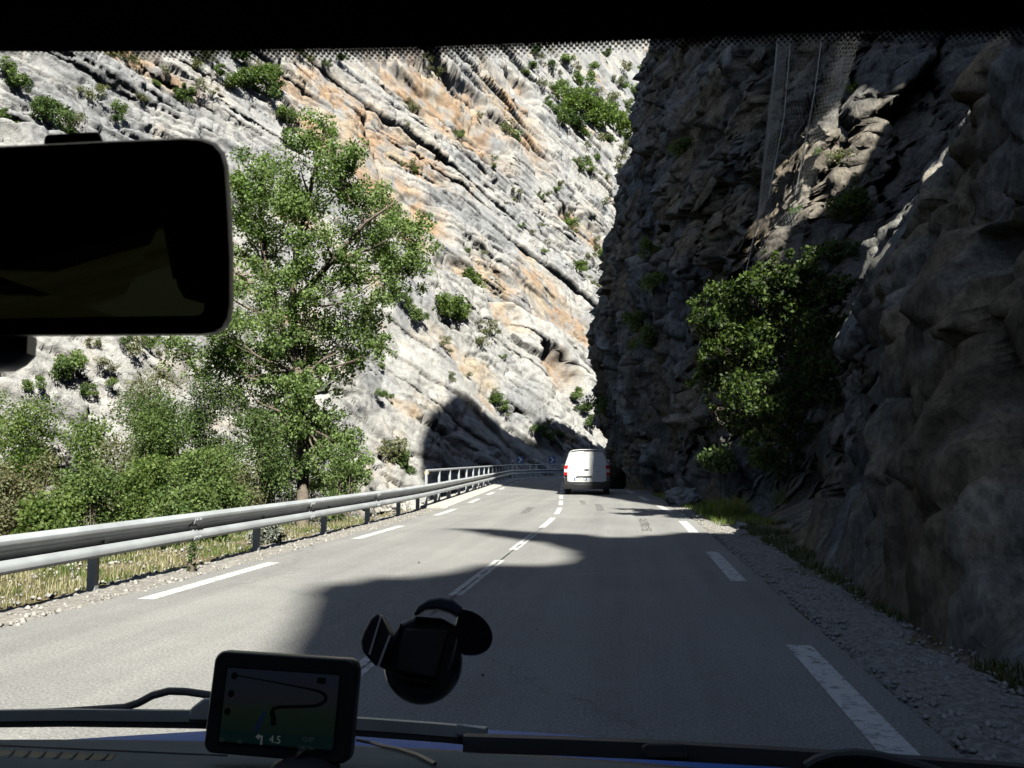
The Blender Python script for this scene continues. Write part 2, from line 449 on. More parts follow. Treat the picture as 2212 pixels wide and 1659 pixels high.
# gravel shoulders: a thin bumpy sheet beside each edge of the asphalt
def shoulder(name, y0, y1, l0, l1, seed):
    ii = np.arange(idx_y(y0), idx_y(y1), 0.12); ls = np.linspace(l0, l1, 14); P = np.zeros((len(ii), len(ls), 3))
    for k, l in enumerate(ls):
        x, y, nx, ny = path_at(ii); w = 0.35 * fbm(x * 0.7, y * 0.7, seed, 3) * (k / 13.0 if abs(l1) > abs(l0) else 1)
        w = w * (1 if l1 > 0 else -1); P[:, k, 0] = x + nx * (l + w); P[:, k, 1] = y + ny * (l + w)
        edge = smooth01(np.float64(min(k, 13 - k)) / 3.0)
        P[:, k, 2] = terr(P[:, k, 0], P[:, k, 1]) - 0.006 + edge * (0.03 + 0.02 * fbm(x * 9, y * 9, l * 9, 2))
    tag(link(name, grid_mesh(name, P, flip=(l1 > 0)), M['gravel']), kind='structure')
shoulder('gravel_shoulder', 1.5, 25.0, -3.28, -4.3, 2)
shoulder('gravel_shoulder', 1.5, 40.0, 3.24, 4.1, 5)
# loose stones on both verges: nobody could count them
def stones(name, n, sampler, rmin, rmax, seed, m):
    R = np.random.RandomState(seed)
    base = np.array([[0, 0, 1], [0.9, 0, 0.1], [0, 0.9, 0], [-0.9, 0, 0.15], [0, -0.9, -0.05], [0, 0, -0.8], ], float)
    fc = np.array([[0, 1, 2], [0, 2, 3], [0, 3, 4], [0, 4, 1], [5, 2, 1], [5, 3, 2], [5, 4, 3], [5, 1, 4]])
    xy = sampler(R, n); r = rmin + (rmax - rmin) * R.rand(len(xy)) ** 3
    z = terr(xy[:, 0], xy[:, 1]) + r * 0.25 + 0.015
    V = base[None] * (0.7 + 0.6 * R.rand(len(xy), 6, 3)) * r[:, None, None] * np.array([1, 1, 0.65])
    a = R.rand(len(xy)) * 6.28; c, s = np.cos(a), np.sin(a)
    X = V[..., 0] * c[:, None] - V[..., 1] * s[:, None] + xy[:, 0:1]; Y = V[..., 0] * s[:, None] + V[..., 1] * c[:, None] + xy[:, 1:2]
    V = np.stack([X, Y, V[..., 2] + z[:, None]], -1).reshape(-1, 3)
    F = (fc[None] + (np.arange(len(xy)) * 6)[:, None, None]).reshape(-1, 3)
    return tag(link(name, np_mesh(name, V, F), m), kind='stuff')
def along(y0, y1, l0, l1, near=1.0):
    def f(R, n):
        y = y0 + (y1 - y0) * R.rand(n) ** near; l = l0 + (l1 - l0) * R.rand(n)
        i = np.array([idx_y(q) for q in y]); x, yy, nx, ny = path_at(i); return np.stack([x + nx * l, yy + ny * l], 1)
    return f
tag(stones('loose_stones', 7000, along(2.5, 26, -3.25, -6.6, 1.5), 0.008, 0.05, 3, M['stone']), 'pale loose stones along the verge under the guardrail')
tag(stones('loose_stones', 9000, along(2.5, 26, 3.25, 4.5, 1.6), 0.005, 0.034, 4, M['stone']), 'loose stones and gravel at the foot of the shaded cliff')

# ------------------------------------------------------------------ the sunlit cliff (a wall of dipping limestone beds)
WA = np.array([-38.0, 40.0]); WD = np.array([46.0, 85.0]); WD /= np.linalg.norm(WD)
LAY = math.radians(27)
WNH = np.array([WD[1], -WD[0]])
WN3 = np.array([WNH[0] * math.cos(LAY), WNH[1] * math.cos(LAY), math.sin(LAY)])
WB3 = np.array([-WNH[0] * math.sin(LAY), -WNH[1] * math.sin(LAY), math.cos(LAY)])
WD3 = np.array([WD[0], WD[1], 0.0]); WO3 = np.array([WA[0], WA[1], 0.0])
S_AX = np.concatenate([np.arange(-150, -24, 2.0), np.arange(-24, 60, 0.15), np.arange(60, 135, 0.2), np.arange(135, 260, 1.0)])
B_AX = np.concatenate([np.arange(-13, 58, 0.15), np.arange(58, 110, 0.35), np.arange(110, 230, 1.5)])
def plane_sb(u, v):
    d = np.array(ray(u, v)); o = np.array([0, 0, CAM_H]) - WO3
    t = -o.dot(WN3) / d.dot(WN3); p = o + d * t
    return p.dot(WD3), p.dot(WB3)
def poly_mask(s, b, pts, soft):
    """soft inside-mask of a polygon given in wall metres."""
    pts = np.array(pts); ins = np.zeros(s.shape, bool); dist = np.full(s.shape, 1e9)
    for (x0, y0), (x1, y1) in zip(pts, np.roll(pts, -1, 0)):
        c = ((y0 > b) != (y1 > b)) & (s < (x1 - x0) * (b - y0) / (y1 - y0 + 1e-9) + x0); ins ^= c
        dx, dy = x1 - x0, y1 - y0; t = np.clip(((s - x0) * dx + (b - y0) * dy) / (dx * dx + dy * dy), 0, 1)
        dist = np.minimum(dist, np.hypot(s - x0 - t * dx, b - y0 - t * dy))
    return smooth01(0.5 + np.where(ins, dist, -dist) / (2 * soft))
def beds(t, s, spacing, seed, drop_pow=1.6):
    """saw-tooth of beds: each slab stands proud along its lower edge; returns offset 0..1 and recess 0..1."""
    R = np.random.RandomState(seed); th = spacing * (0.35 + 1.3 * R.rand(900)); bd = np.cumsum(th) - th.sum() / 2
    k = np.clip(np.searchsorted(bd, t) - 1, 0, 898); fr = np.clip((t - bd[k]) / th[k], 0, 1)
    ln = spacing * 2.2; sj = s / ln + hash01(k, seed) * 9 + 0.35 * perlin(s / ln * 1.5, k * 3.7, seed)
    blk = np.floor(sj); bf = sj - blk
    amp = 0.15 + 0.85 * hash01(k, seed + 1)
    amp = amp * smooth01(0.5 + 0.9 * perlin(s / (spacing * 4.0), k * 5.31, seed + 0.5)) + 0.25 * (hash01(blk, k + seed) - 0.5)
    joint = np.exp(-(np.minimum(bf, 1 - bf) * ln / (0.10 * spacing ** 0.5)) ** 2) * (hash01(blk, k) > 0.45)
    return amp * (1 - fr) ** 0.8 * smooth01(th[k] * fr / (0.16 + 0.03 * spacing)) - 0.35 * joint, smooth01((fr - 0.72) / 0.28), amp, th[k] * fr
Sg, Bg = np.meshgrid(S_AX, B_AX, indexing='ij')
def sunlit_surface():
    s, b = Sg, Bg
    w1 = fbm(s / 22, b / 22, 1.5, 3); w2 = fbm(s / 5, b / 5, 4.5, 3)
    # the lower, nearer spur, its crest as the photo shows it
    ridge = [(-900, 150), (-100, 560), (420, 500), (600, 520), (760, 570), (860, 640), (930, 668), (1010, 690), (1090, 735), (1160, 770), (1212, 810), (1240, 880), (1262, 940), (1275, 975)]
    pl = [plane_sb(u, v) for u, v in ridge[2:]]
    # stand the outline back a little: the spur is nearer than the wall
    pl = [(-80.0, pl[0][1] + 2.0), (pl[0][0] - 6, pl[0][1] + 1.0)] + pl + [(pl[-1][0] + 1.0, -30.0), (-80.0, -30.0)]
    ms = poly_mask(s + 0.8 * w2, b + 0.8 * w2, pl, 1.6)
    # beds
    tw = b + 0.26 * s + 0.0021 * np.maximum(0, s - 20) ** 2 + 1.3 * w1 + 0.35 * w2
    tsp = 0.83 * b + 0.62 * s + 0.7 * w1 + 0.2 * w2
    along_w = s - 0.27 * b; along_s = s * 0.8 - 0.6 * b
    t = np.where(ms > 0.5, tsp, tw); al = np.where(ms > 0.5, along_s, along_w)
    d1, r1, a1, e1 = beds(t, al, 5.5, 11); d2, r2, a2, e2 = beds(t, al, 1.9, 12); d3, r3, a3, e3 = beds(t, al, 0.7, 13)
    k1_, h1_ = blocks(al / 6.0, t / 1.9 + 0.3 * w2, 3); k2_, h2_ = blocks(al / 2.2 + 0.3 * w2, t / 0.7, 4)
    # rough, broken rock against clean slabs
    rough = smooth01(0.5 + 1.3 * fbm(s / 14 + 9, b / 14, 2.2, 3) + 0.02 * ms + 0.55 * smooth01((s - 62) / 18) * smooth01((b - 26) / 12) + 0.5 * ms * smooth01((34 - s) / 10))
    calm = 1 - 0.62 * ms                      # the spur is one plane cut by thin joints
    d = 1.6 * calm * d1 + (0.32 + 0.5 * rough) * (1 - 0.3 * ms) * d2 + (0.10 + 0.26 * rough) * d3
    d += 1.0 * calm * w1 + 0.22 * w2 + (0.2 + 0.55 * rough) * k1_ + (0.06 + 0.24 * rough) * k2_ + 0.12 * rough * (1 - np.abs(fbm(s / 1.3, b / 1.3, 7.7, 4))) + 0.06 * fbm(s / 0.5, b / 0.5, 1.1, 2)
    d += ms * (6.5 + 0.8 * fbm(s / 9, b / 9, 8.8, 2))
    # hollows of orange rock seen in the photo
    org = np.zeros(s.shape); n0_ = fbm(s / 3.0, b / 3.0, 15.0, 3)
    for (u, v, ru, rv, dep) in ((960, 245, 110, 60, 1.4), (1000, 262, 46, 18, 2.2), (900, 225, 34, 20, 2.0), (1130, 190, 22, 26, 2.2), (1020, 200, 30, 14, 1.5), (730, 290, 26, 16, 1.2), (880, 330, 75, 50, .9), (760, 250, 95, 75, .6), (690, 290, 60, 40, .5), (985, 215, 80, 60, 1.4), (915, 470, 40, 40, .6), (990, 590, 40, 30, .9),
                              (1225, 700, 60, 60, .3), (1270, 500, 35, 35, 1.6), (1010, 740, 34, 46, 1.2), (1130, 860, 34, 46, 2.2), (545, 545, 60, 40, .8), (820, 390, 70, 60, .5), (850, 470, 60, 60, .3), (1060, 600, 40, 50, .4), (1180, 640, 50, 60, .3), (1110, 250, 40, 80, .8), (300, 140, 120, 30, .4), (620, 180, 60, 30, .4)):
        s0, b0 = plane_sb(u, v); s1, b1 = plane_sb(u + ru, v); s2, b2 = plane_sb(u, v - rv)
        q = np.hypot((s - s0 + 0.8 * w2) / max(0.8, abs(s1 - s0)), (b - b0 - (-0.27) * (s - s0) * 0.6 + 0.8 * w1) / max(0.8, abs(b2 - b0)))
        g = smooth01(1.35 - q); org = np.maximum(org, g); d -= dep * smooth01((1.12 - q + 0.12 * n0_) * 2.6)
    # colour of the stone itself
    n1 = fbm(s / 7, b / 7, 21.0, 4); n2 = fbm(s / 2.2, b / 2.2, 31.0, 4); st = fbm(s / 1.1, b / 9.0, 41.0, 4)
    grey = np.array([0.275, 0.277, 0.283]); pale = np.array([0.39, 0.382, 0.367]); cream = np.array([0.38, 0.31, 0.225]); orange = np.array([0.36, 0.235, 0.14]); blue = np.array([0.155, 0.16, 0.18])
    c = grey + (pale - grey) * smooth01(0.5 + 1.1 * n1 + 0.35 * ms)[..., None]
    fresh = np.clip(r1 * (a1 > 0.3) * 0.8 + 0.2 * r2 * (a2 > 0.5), 0, 1) * smooth01(0.05 + 1.9 * n1 + 0.7 * n2)
    fresh = np.maximum(fresh, org * smooth01(0.75 + 0.9 * n2)); fresh = np.clip(fresh + 0.40 * smooth01((n2 + 0.8 * n1 - 0.4) / 0.7), 0, 1)
    hot = smooth01(0.25 + 1.2 * fbm(s / 5, b / 5, 51.0, 3) + 0.5 * org)
    fc = cream + (orange - cream) * hot[..., None]
    c = c + (fc - c) * (0.9 * fresh)[..., None]
    wet = smooth01((st - 0.25) / 0.4) * smooth01(0.5 + 1.6 * fbm(s / 12, b / 12, 61.0, 2)) * 0.6
    c = c + (blue - c) * wet[..., None]
    c = c * (1 + 0.12 * n2 + 0.16 * (h1_ - 0.5) + 0.14 * (h2_ - 0.5))[..., None]
    lip = 0.5 * calm * np.clip(a1, 0, 1) * np.exp(-(e1 / 0.9) ** 2) + (0.25 + 0.2 * rough) * np.clip(a2, 0, 1) * np.exp(-(e2 / 0.4) ** 2)
    return d, np.clip(c, 0.02, 0.6), lip
WALL_D, wall_c, WALL_LIP = sunlit_surface()
Pw = WO3 + Sg[..., None] * WD3 + Bg[..., None] * WB3 + WALL_D[..., None] * WN3
# the lower lips of the beds hang out over what is beneath them, so their undersides fall into shade
Pw -= WALL_LIP[..., None] * (0.34 * WD3 + 0.94 * WB3)
tag(link('sunlit_cliff', grid_mesh('sunlit_cliff', Pw, wall_c, flip=True), M['cliff']), 'sunlit pale limestone cliff of sloping beds across the river', kind='structure')
def wall_hit(u, v, lift=0.0):
    d = np.array(ray(u, v)); o = np.array([0, 0, CAM_H]) - WO3; h = 0.0
    for _ in range(14):
        t = (h - o.dot(WN3)) / d.dot(WN3); p = o + d * t; s, b = p.dot(WD3), p.dot(WB3)
        i = min(max(np.searchsorted(S_AX, s), 0), len(S_AX) - 1); j = min(max(np.searchsorted(B_AX, b), 0), len(B_AX) - 1)
        h = 0.5 * h + 0.5 * WALL_D[i, j]
    return Vector(p + WO3), t

# ------------------------------------------------------------------ the shaded cliff on the right
Y_AX = np.concatenate([np.arange(-170, -46, 4.0), np.arange(-46, 1, 1.0), np.arange(1, 12, 0.06), np.arange(12, 20.4, 0.075), np.arange(20.4, 25, 0.03), np.arange(25, 32, 0.075), np.arange(32, 75, 0.12), np.arange(75, 130, 1.5)])
Z_AX = np.concatenate([np.arange(-1.0, 14, 0.07), np.arange(14, 36, 0.14), np.arange(36, 130, 0.9)])
def L(x, xs, ys): return np.interp(x, xs, ys)
def road_right(y): return np.interp(y, PY[:186], PX[:186]) + 3.25
def face_x(y, z):
    near = L(z, [-1, 0, 0.5, 1, 2, 4, 5.5, 6.6, 7.4, 8.2, 12, 20, 34, 60], [2.15, 2.35, 2.55, 2.75, 3.05, 3.5, 4.0, 4.7, 5.7, 7.0, 8.2, 9.2, 11.5, 16])
    near = near + L(y, [-170, -100, -45, 0, 4, 8, 11, 14], [-150, -25, 2.5, 0.3, 0.1, 0.0, 0.1, 0.35])
    gull = L(z, [-1, 0, 0.4, 1, 2.5, 4, 60], [2.6, 3.0, 3.6, 4.0, 4.4, 4.8, 41]) + 0.75 * np.clip(22.5 - y, -1.0, 6) * smooth01((z - 3.0) / 3)
    xb = L(y, [20, 22, 24, 27, 31, 38, 45, 55, 60, 63, 66, 70, 80, 130], [2.8, 2.65, 2.55, 2.35, 2.0, 1.35, 0.75, -0.15, -0.75, -0.4, 2.5, 9, 30, 120])
    lean = L(z, [-1, 0, 1, 3, 6, 9, 13, 20, 32, 45, 90], [0.0, 0, -0.05, -0.35, -1.0, -1.65, -1.1, 0.4, 3.2, 5.0, 10])
    back = L(z, [-1, 1, 3, 5.5, 8, 12.5, 20, 40, 130], [0, 0, 0.2, 0.7, 2.0, 4.9, 9.5, 20, 60])
    far = xb + lean * L(y, [22, 34, 50, 60], [0.15, 0.5, 0.9, 1.0]) + back * np.exp(-np.clip(y - 22, 0, 99) / 9.0)
    k1 = smooth01((y - 14.0 + 0.12 * (z - 2)) / 2.2); k2 = smooth01((y - 20.9 - 0.10 * np.clip(z, 0, 14)) / 1.8)
    return near * (1 - k1) + (gull * (1 - k2) + far * k2) * k1
# crest of the rock above the frame, from where the photo's shadows end
knots = [(-200, 50), (-70, 36), (-40, 27), (-20, 20), (-8, 15), (1.6, 14.5), (3.2, 18.5), (6, 19.6), (9.0, 20.0), (12.0, 18.6), (15, 18.0), (18, 20), (22, 28), (30, 40), (50, 40), (64, 30), (130, 30)]
knots.sort()
crest_y = np.array([k[0] for k in knots]); crest_z = np.array([k[1] for k in knots])
Yg, Zg = np.meshgrid(Y_AX, Z_AX, indexing='ij')
def shaded_surface():
    y, z = Yg, Zg
    x = face_x(y, z)
    farm = smooth01((y - 20) / 6)
    kw = 0.3 * fbm(y / 1.5, z / 1.5, 43.3, 2); ka, ha = blocks(y / 1.7 - z * 0.12 + kw, z / 2.6 + kw, 5); kb, hb = blocks(y / 0.62 - 0.2 * z + 0.5 * kw, z / 0.95 + 0.5 * kw, 6); kc, hc = blocks(y / 0.26, z / 0.36, 7)
    st = fbm(y / 1.6, z / 7.0, 3.3, 4)                     # upright flutes and ribs
    bl = fbm(y / 2.6 + z * 0.12, z / 2.6, 13.3, 4)
    rid = 1 - np.abs(fbm(y / 1.1 + 0.3 * z, z / 3.2, 23.3, 4)) * 1.6
    fine = fbm(y / 0.35, z / 0.6, 33.3, 3)
    a = 0.6 + 0.4 * farm
    d = a * (0.35 * st + 0.5 * bl) - 0.22 * a * rid + 0.05 * fine + 0.85 * a * ka + 0.34 * kb + 0.10 * kc
    # ledges stepping up the far face
    q = z * 0.9 - 0.55 * y + 1.2 * bl; ql = q / 2.6 + 0.3 * perlin(y / 4, z / 4, 3); fr = ql - np.floor(ql)
    d += farm * 0.8 * (hash01(np.floor(ql), 3) * 0.8 + 0.2) * (1 - fr)
    foot = smooth01((z + 0.1) / 1.2)
    x = x - d * (0.12 + 0.88 * foot) * 0.9
    x = x + np.maximum(0, z - np.interp(y, crest_y, crest_z) - 0.5 * st - 0.4 * bl) * 3.0
    # stone colour
    n1 = fbm(y / 4, z / 5, 71.0, 4); n2 = fbm(y / 1.0, z / 2.6, 81.0, 4)
    grey = np.array([0.27, 0.265, 0.245]); brown = np.array([0.32, 0.25, 0.165]); pale = np.array([0.46, 0.45, 0.43])
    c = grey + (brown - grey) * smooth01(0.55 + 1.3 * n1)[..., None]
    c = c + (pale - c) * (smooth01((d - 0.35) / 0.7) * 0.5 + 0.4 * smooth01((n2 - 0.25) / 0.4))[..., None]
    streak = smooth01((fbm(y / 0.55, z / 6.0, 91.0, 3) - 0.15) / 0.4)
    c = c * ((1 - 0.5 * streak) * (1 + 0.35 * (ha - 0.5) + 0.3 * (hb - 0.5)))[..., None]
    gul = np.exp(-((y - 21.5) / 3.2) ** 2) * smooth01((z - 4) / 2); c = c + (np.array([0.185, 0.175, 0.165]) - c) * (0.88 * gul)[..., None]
    return x, np.clip(c, 0.02, 0.5)
SHX, sh_c = shaded_surface()
_g = np.gradient(SHX, axis=0) / np.gradient(Yg, axis=0)
_e = smooth01((np.abs(_g) - 0.6) / 0.8) * (Yg > 12) * (Yg < 30)
_w = 0.25 * fbm(SHX / 1.2, Zg / 1.2, 7.5, 2)
SHY = Yg - _e * (0.30 * fbm(SHX / 2.6, Zg / 3.4, 5.5, 3) + 0.50 * blocks((SHX - 0.45 * Zg) / 1.3 + _w, (Zg + 0.3 * SHX) / 3.2 + _w, 11)[0] + 0.22 * blocks((SHX - 0.45 * Zg) / 0.5 + _w, Zg / 1.1 + _w, 12)[0])
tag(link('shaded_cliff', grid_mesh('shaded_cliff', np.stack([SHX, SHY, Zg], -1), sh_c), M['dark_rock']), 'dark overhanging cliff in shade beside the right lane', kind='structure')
# unseen rock slabs added above the right lane; their outlines shape sun and shade
def solve(p, X=11.0):
    h = (X - p[0]) / SX; return (p[1] - SY * h, p[2] + h)
def blocker(out, seed, jag):
    P = []
    for (y0, z0), (y1, z1) in zip(out, out[1:] + out[:1]):
        n_ = max(1, int(math.hypot(y1 - y0, z1 - z0) / 0.35))
        for k in range(n_):
            f = k / n_; y = y0 + (y1 - y0) * f; z = z0 + (z1 - z0) * f
            P.append((y + jag * float(perlin(y / 1.5, z / 1.5, seed) + 0.8 * perlin(y / 0.5, z / 0.5, seed)), z + jag * float(perlin(y / 1.5, z / 1.5, seed + 6) + 0.8 * perlin(y / 0.5, z / 0.5, seed + 6))))
    mb = MB(); mb.loft([[Vector((11.0 + 0.9 * k + 0.3 * float(perlin(y / 2, z / 2, k)) * (k > 0), y, z)) for y, z in P] for k in (0, 0.4, 0.7, 1)])
    return tag(mb.build('shade_blocker', M['stone']), 'unseen added crag of the shaded cliff high above the road', kind='structure')
blocker([(12.4, 22.2), (11.7, 24.2), (10.4, 26.0), (9.5, 28.0), (7.0, 29.2), (4.5, 29.6), (2.6, 28.0)] + [solve(p) for p in ((1.1, 25.2, 0), (0.2, 28.2, 0), (-0.6, 31.0, 0), (-2.4, 35.8, 0), (-5.0, 41.5, 0), (-8.0, 48.0, 0))]
     + [solve(tuple(wall_hit(u, v)[0])) for u, v in ((905, 960), (925, 900), (945, 882), (985, 848), (1002, 853), (1060, 902), (1120, 938), (1190, 975))] + [(70, 25), (40, 22), (24, 20), (18, 21)], 3, 0.3)
blocker([(3.4, 10), (3.4, 22), (5, 24.6), (6.6, 25.3), (8.4, 23.6), (10, 22.4), (12, 21.2), (14, 20.6), (18, 19.6), (18, 10)], 9, 0.25)
blocker([(-90, 12), (-90, 60)] + [solve((-1.6, y, 0)) for y in (-20, 2)] + [solve(tuple(gp(*p))) for p in
     ((588, 1600), (600, 1500), (612, 1395), (650, 1318), (660, 1300), (640, 1290), (690, 1264), (760, 1258), (840, 1250), (900, 1246), (960, 1236), (1060, 1224), (1140, 1222), (1236, 1214), (1240, 1190), (1190, 1178), (1130, 1166), (955, 1142), (1000, 1144),
      (1120, 1152), (1300, 1165), (1400, 1156), (1500, 1150), (1600, 1157))] + [solve((3.2, 16.2, 0)), solve((6, 15.5, 0))], 5, 0.34)
def shade_hit(u, v, off=0.0):
    d = ray(u, v); t = 1.0
    for k in range(3000):
        p = Vector((d.x * t, d.y * t, CAM_H + d.z * t))
        i = min(np.searchsorted(Y_AX, p.y), len(Y_AX) - 1); j = min(np.searchsorted(Z_AX, p.z), len(Z_AX) - 1)
        if p.x > SHX[i, j] - off: return p
        t += 0.04
    return p
# ------------------------------------------------------------------ guardrail, bridge railing, signs
def sweep(l, prof, i0, i1, step=1.0, z0=0.0):
    ii = np.linspace(i0, i1, max(2, int((i1 - i0) / step))); rings = []
    for i in ii:
        x, y, nx, ny = path_at(float(i)); rings.append([Vector((x + nx * (l + a), y + ny * (l + a), z0 + b)) for a, b in prof])
    return rings
def heading(i): return -float(np.interp(i, np.arange(len(PATH)), PATH[:, 2]))
RAIL_L = -3.86
wf = [(0.0, 0.178), (0.050, 0.165), (0.080, 0.135), (0.083, 0.105), (0.070, 0.075), (0.010, 0.03), (0.004, 0.0), (0.010, -0.03), (0.070, -0.075), (0.083, -0.105), (0.080, -0.135), (0.050, -0.165), (0.0, -0.178)]
prof = wf + [(a - 0.012, b) for a, b in reversed(wf)]
I_END = 236
rail = empty('guardrail', lateral(idx_y(8.4), RAIL_L), label='long two-wave steel guardrail beside the left lane', cat='guardrail')
INV = Matrix.Translation(-rail.location)
def under(o, root, inv):                       # parts are built in place: hand them to their thing
    o.data.transform(inv) if o.data else None
    o.parent = root; return o
mb = MB(); mb.loft(sweep(RAIL_L, prof, 52, I_END, 0.8, 0.50)); under(mb.build('beam', M['zinc'], None, smooth=True), rail, INV)
mb = MB()
post_ys = [0.4, 4.4, 8.4, 12.4, 15.3, 18.0, 20.8, 23.2]
post_is = [idx_y(y) for y in post_ys] + [idx_y(26.3) + 6 * k for k in range(24)]
pm = MB()
c_prof = [(-0.05, -0.03), (0.05, -0.03), (0.05, 0.03), (0.035, 0.03), (0.035, -0.018), (-0.035, -0.018), (-0.035, 0.03), (-0.05, 0.03)]
pm.loft([[Vector((a, b, z)) for a, b in c_prof] for z in (-0.45, 0.64)])
post0 = None
for i in post_is:
    if i > I_END - 2: break
    p = lateral(i, RAIL_L - 0.10)
    if post0 is None:
        post0 = pm.build('post', M['zinc_dull'], rail); o = post0
    else:
        o = post0.copy(); COL.objects.link(o)
    o.parent = rail; o.location = p - rail.location; o.rotation_euler = (0, 0, heading(i))
sp0 = None
for i in post_is[:9]:
    p = lateral(i, RAIL_L - 0.035, 0.485)
    if sp0 is None:
        s_ = MB(); s_.box((0, 0, 0), (0.075, 0.11, 0.16)); s_.box((0.052, 0, 0), (0.03, 0.03, 0.03)); sp0 = s_.build('spacer', M['zinc'], rail); o = sp0
    else: o = sp0.copy(); COL.objects.link(o)
    o.parent = rail; o.location = p - rail.location; o.rotation_euler = (0, 0, heading(i))
jt0 = None
for y in (6.2, 10.2, 14.2, 18.2):
    p = lateral(idx_y(y), RAIL_L, 0.485)
    if jt0 is None:
        s_ = MB(); s_.loft([[Vector((a * 1.0 + 0.006, dy, b * 0.99)) for a, b in wf] + [Vector((a - 0.004, dy, b * 0.99)) for a, b in reversed(wf)] for dy in (-0.02, 0.16)])
        for b_ in (0.11, -0.11, 0.03, -0.03):
            for dy in (0.03, 0.11): s_.lathe([(0.012, -0.004), (0.012, 0.012), (0.006, 0.016)], (0.085 if abs(b_) > 0.1 else 0.03, dy, b_), 'X', 8)
        jt0 = s_.build('joint_plate', M['zinc'], rail, smooth=True); o = jt0
    else: o = jt0.copy(); COL.objects.link(o)
    o.parent = rail; o.location = p - rail.location; o.rotation_euler = (0, 0, heading(idx_y(y)))

B0 = idx_y(24.9); BL = -4.02
br = empty('bridge_railing', lateral(B0, BL), label='tall steel bridge railing with a tube handrail above the guardrail', cat='railing')
INVB = Matrix.Translation(-br.location)
mb = MB(); mb.tube([lateral(i, BL, 1.06) for i in np.arange(B0, I_END, 1.0)], 0.042, 10); under(mb.build('handrail', M['zinc'], None, smooth=True), br, INVB)
mb = MB(); mb.box((0, 0, 0.5), (0.07, 0.10, 1.08)); mb.box((0, 0, -0.02), (0.16, 0.18, 0.03))
q0 = None; k = 0
while B0 + 5.2 * k < I_END - 1:
    i = B0 + 5.2 * k; k += 1
    if q0 is None: q0 = mb.build('post', M['zinc'], br); o = q0
    else: o = q0.copy(); COL.objects.link(o)
    o.parent = br; o.location = lateral(i, BL) - br.location; o.rotation_euler = (0, 0, heading(i))
mb = MB(); p = lateral(B0, BL, 0.98); mb.lathe([(0.0, -0.05), (0.06, -0.045), (0.085, 0), (0.06, 0.045), (0, 0.05)], p, 'Y', 14)
under(mb.build('end_cap', plain('rusty_cream_steel', (0.35, 0.27, 0.16), 0.7), None, smooth=True), br, INVB)
# concrete edge of the bridge deck under the railing
rings = sweep(0, [(-4.35, -0.5), (-4.35, 0.05), (-3.34, 0.045), (-3.28, 0.02), (-3.28, -0.5)], B0 - 1.2, 210, 1.0)
mb = MB(); mb.loft(rings); tag(mb.build('kerb', M['concrete'], None), 'pale concrete kerb under the bridge railing', kind='structure')

blue = plain('sign_blue', (0.02, 0.10, 0.34), 0.4); white_p = plain('sign_white', (0.78, 0.78, 0.76), 0.4, var=0.05)
def chevron(i, label):
    t = empty('chevron_sign', lateral(i, BL - 0.35), label=label, cat='road sign', group='chevron signs round the bend')
    yaw = -0.10
    mb = MB(); mb.tube([(0, 0.03, -1.0), (0, 0.03, 1.75)], 0.03, 8); p_ = mb.build('pole', M['zinc_dull'], t)
    mb = MB(); mb.prism(rrect(0.56, 0.56, 0.03, 3, 0, 1.46), 0.02); b_ = mb.build('panel', blue, t)
    mb = MB()
    a = [(-0.20, 0.22), (-0.02, 0.22), (0.20, 0.0), (-0.02, -0.22), (-0.20, -0.22), (0.02, 0.0)]
    mb.prism([(x, z + 1.46) for x, z in a], 0.008, Matrix.Translation((0, -0.009, 0))); c_ = mb.build('chevron', white_p, b_)
    t.rotation_euler = (0, 0, yaw)
def idx_at(u, v0=998):                          # path index whose railing is seen at column u, far part
    best = None
    for i in np.arange(120, I_END, 0.25):
        p = lateral(i, BL - 0.35); d = CR.transposed() @ (p - Vector((0, 0, CAM_H))); uu = IW / 2 + FPX * d.x / -d.z
        if best is None or abs(uu - u) < best[0]: best = (abs(uu - u), i)
    return best[1]
chevron(idx_at(1124), 'blue bend sign with a white chevron, left one of two behind the railing')
chevron(idx_at(1192), 'blue bend sign with a white chevron, right one of two, near the van')
for u, lab in ((1106, 'white delineator post standing just left of the left chevron sign'), (1158, 'white delineator post standing between the two chevron signs')):
    i = idx_at(u); t = empty('delineator_post', lateral(i, BL - 0.3), label=lab, cat='post', group='delineator posts at the bend')
    mb = MB(); mb.loft([[Vector((x, y_, z)) for x, y_ in ((-0.09, -0.03), (0.09, -0.03), (0.0, 0.09))] for z in (-0.3, 1.28)] + [[Vector((x, y_ - 0.0, 1.40 + (0.04 if y_ > 0 else 0))) for x, y_ in ((-0.09, -0.03), (0.09, -0.03), (0.0, 0.09))]]); mb.build('post_body', plain('post_white', (0.62, 0.6, 0.55), 0.6), t)
    mb = MB(); mb.prism(rrect(0.15, 0.22, 0.01, 2, 0, 1.15), 0.01, Matrix.Translation((0, -0.042, 0))); mb.build('reflector_band', plain('grey_reflector', (0.16, 0.15, 0.13), 0.5), t)

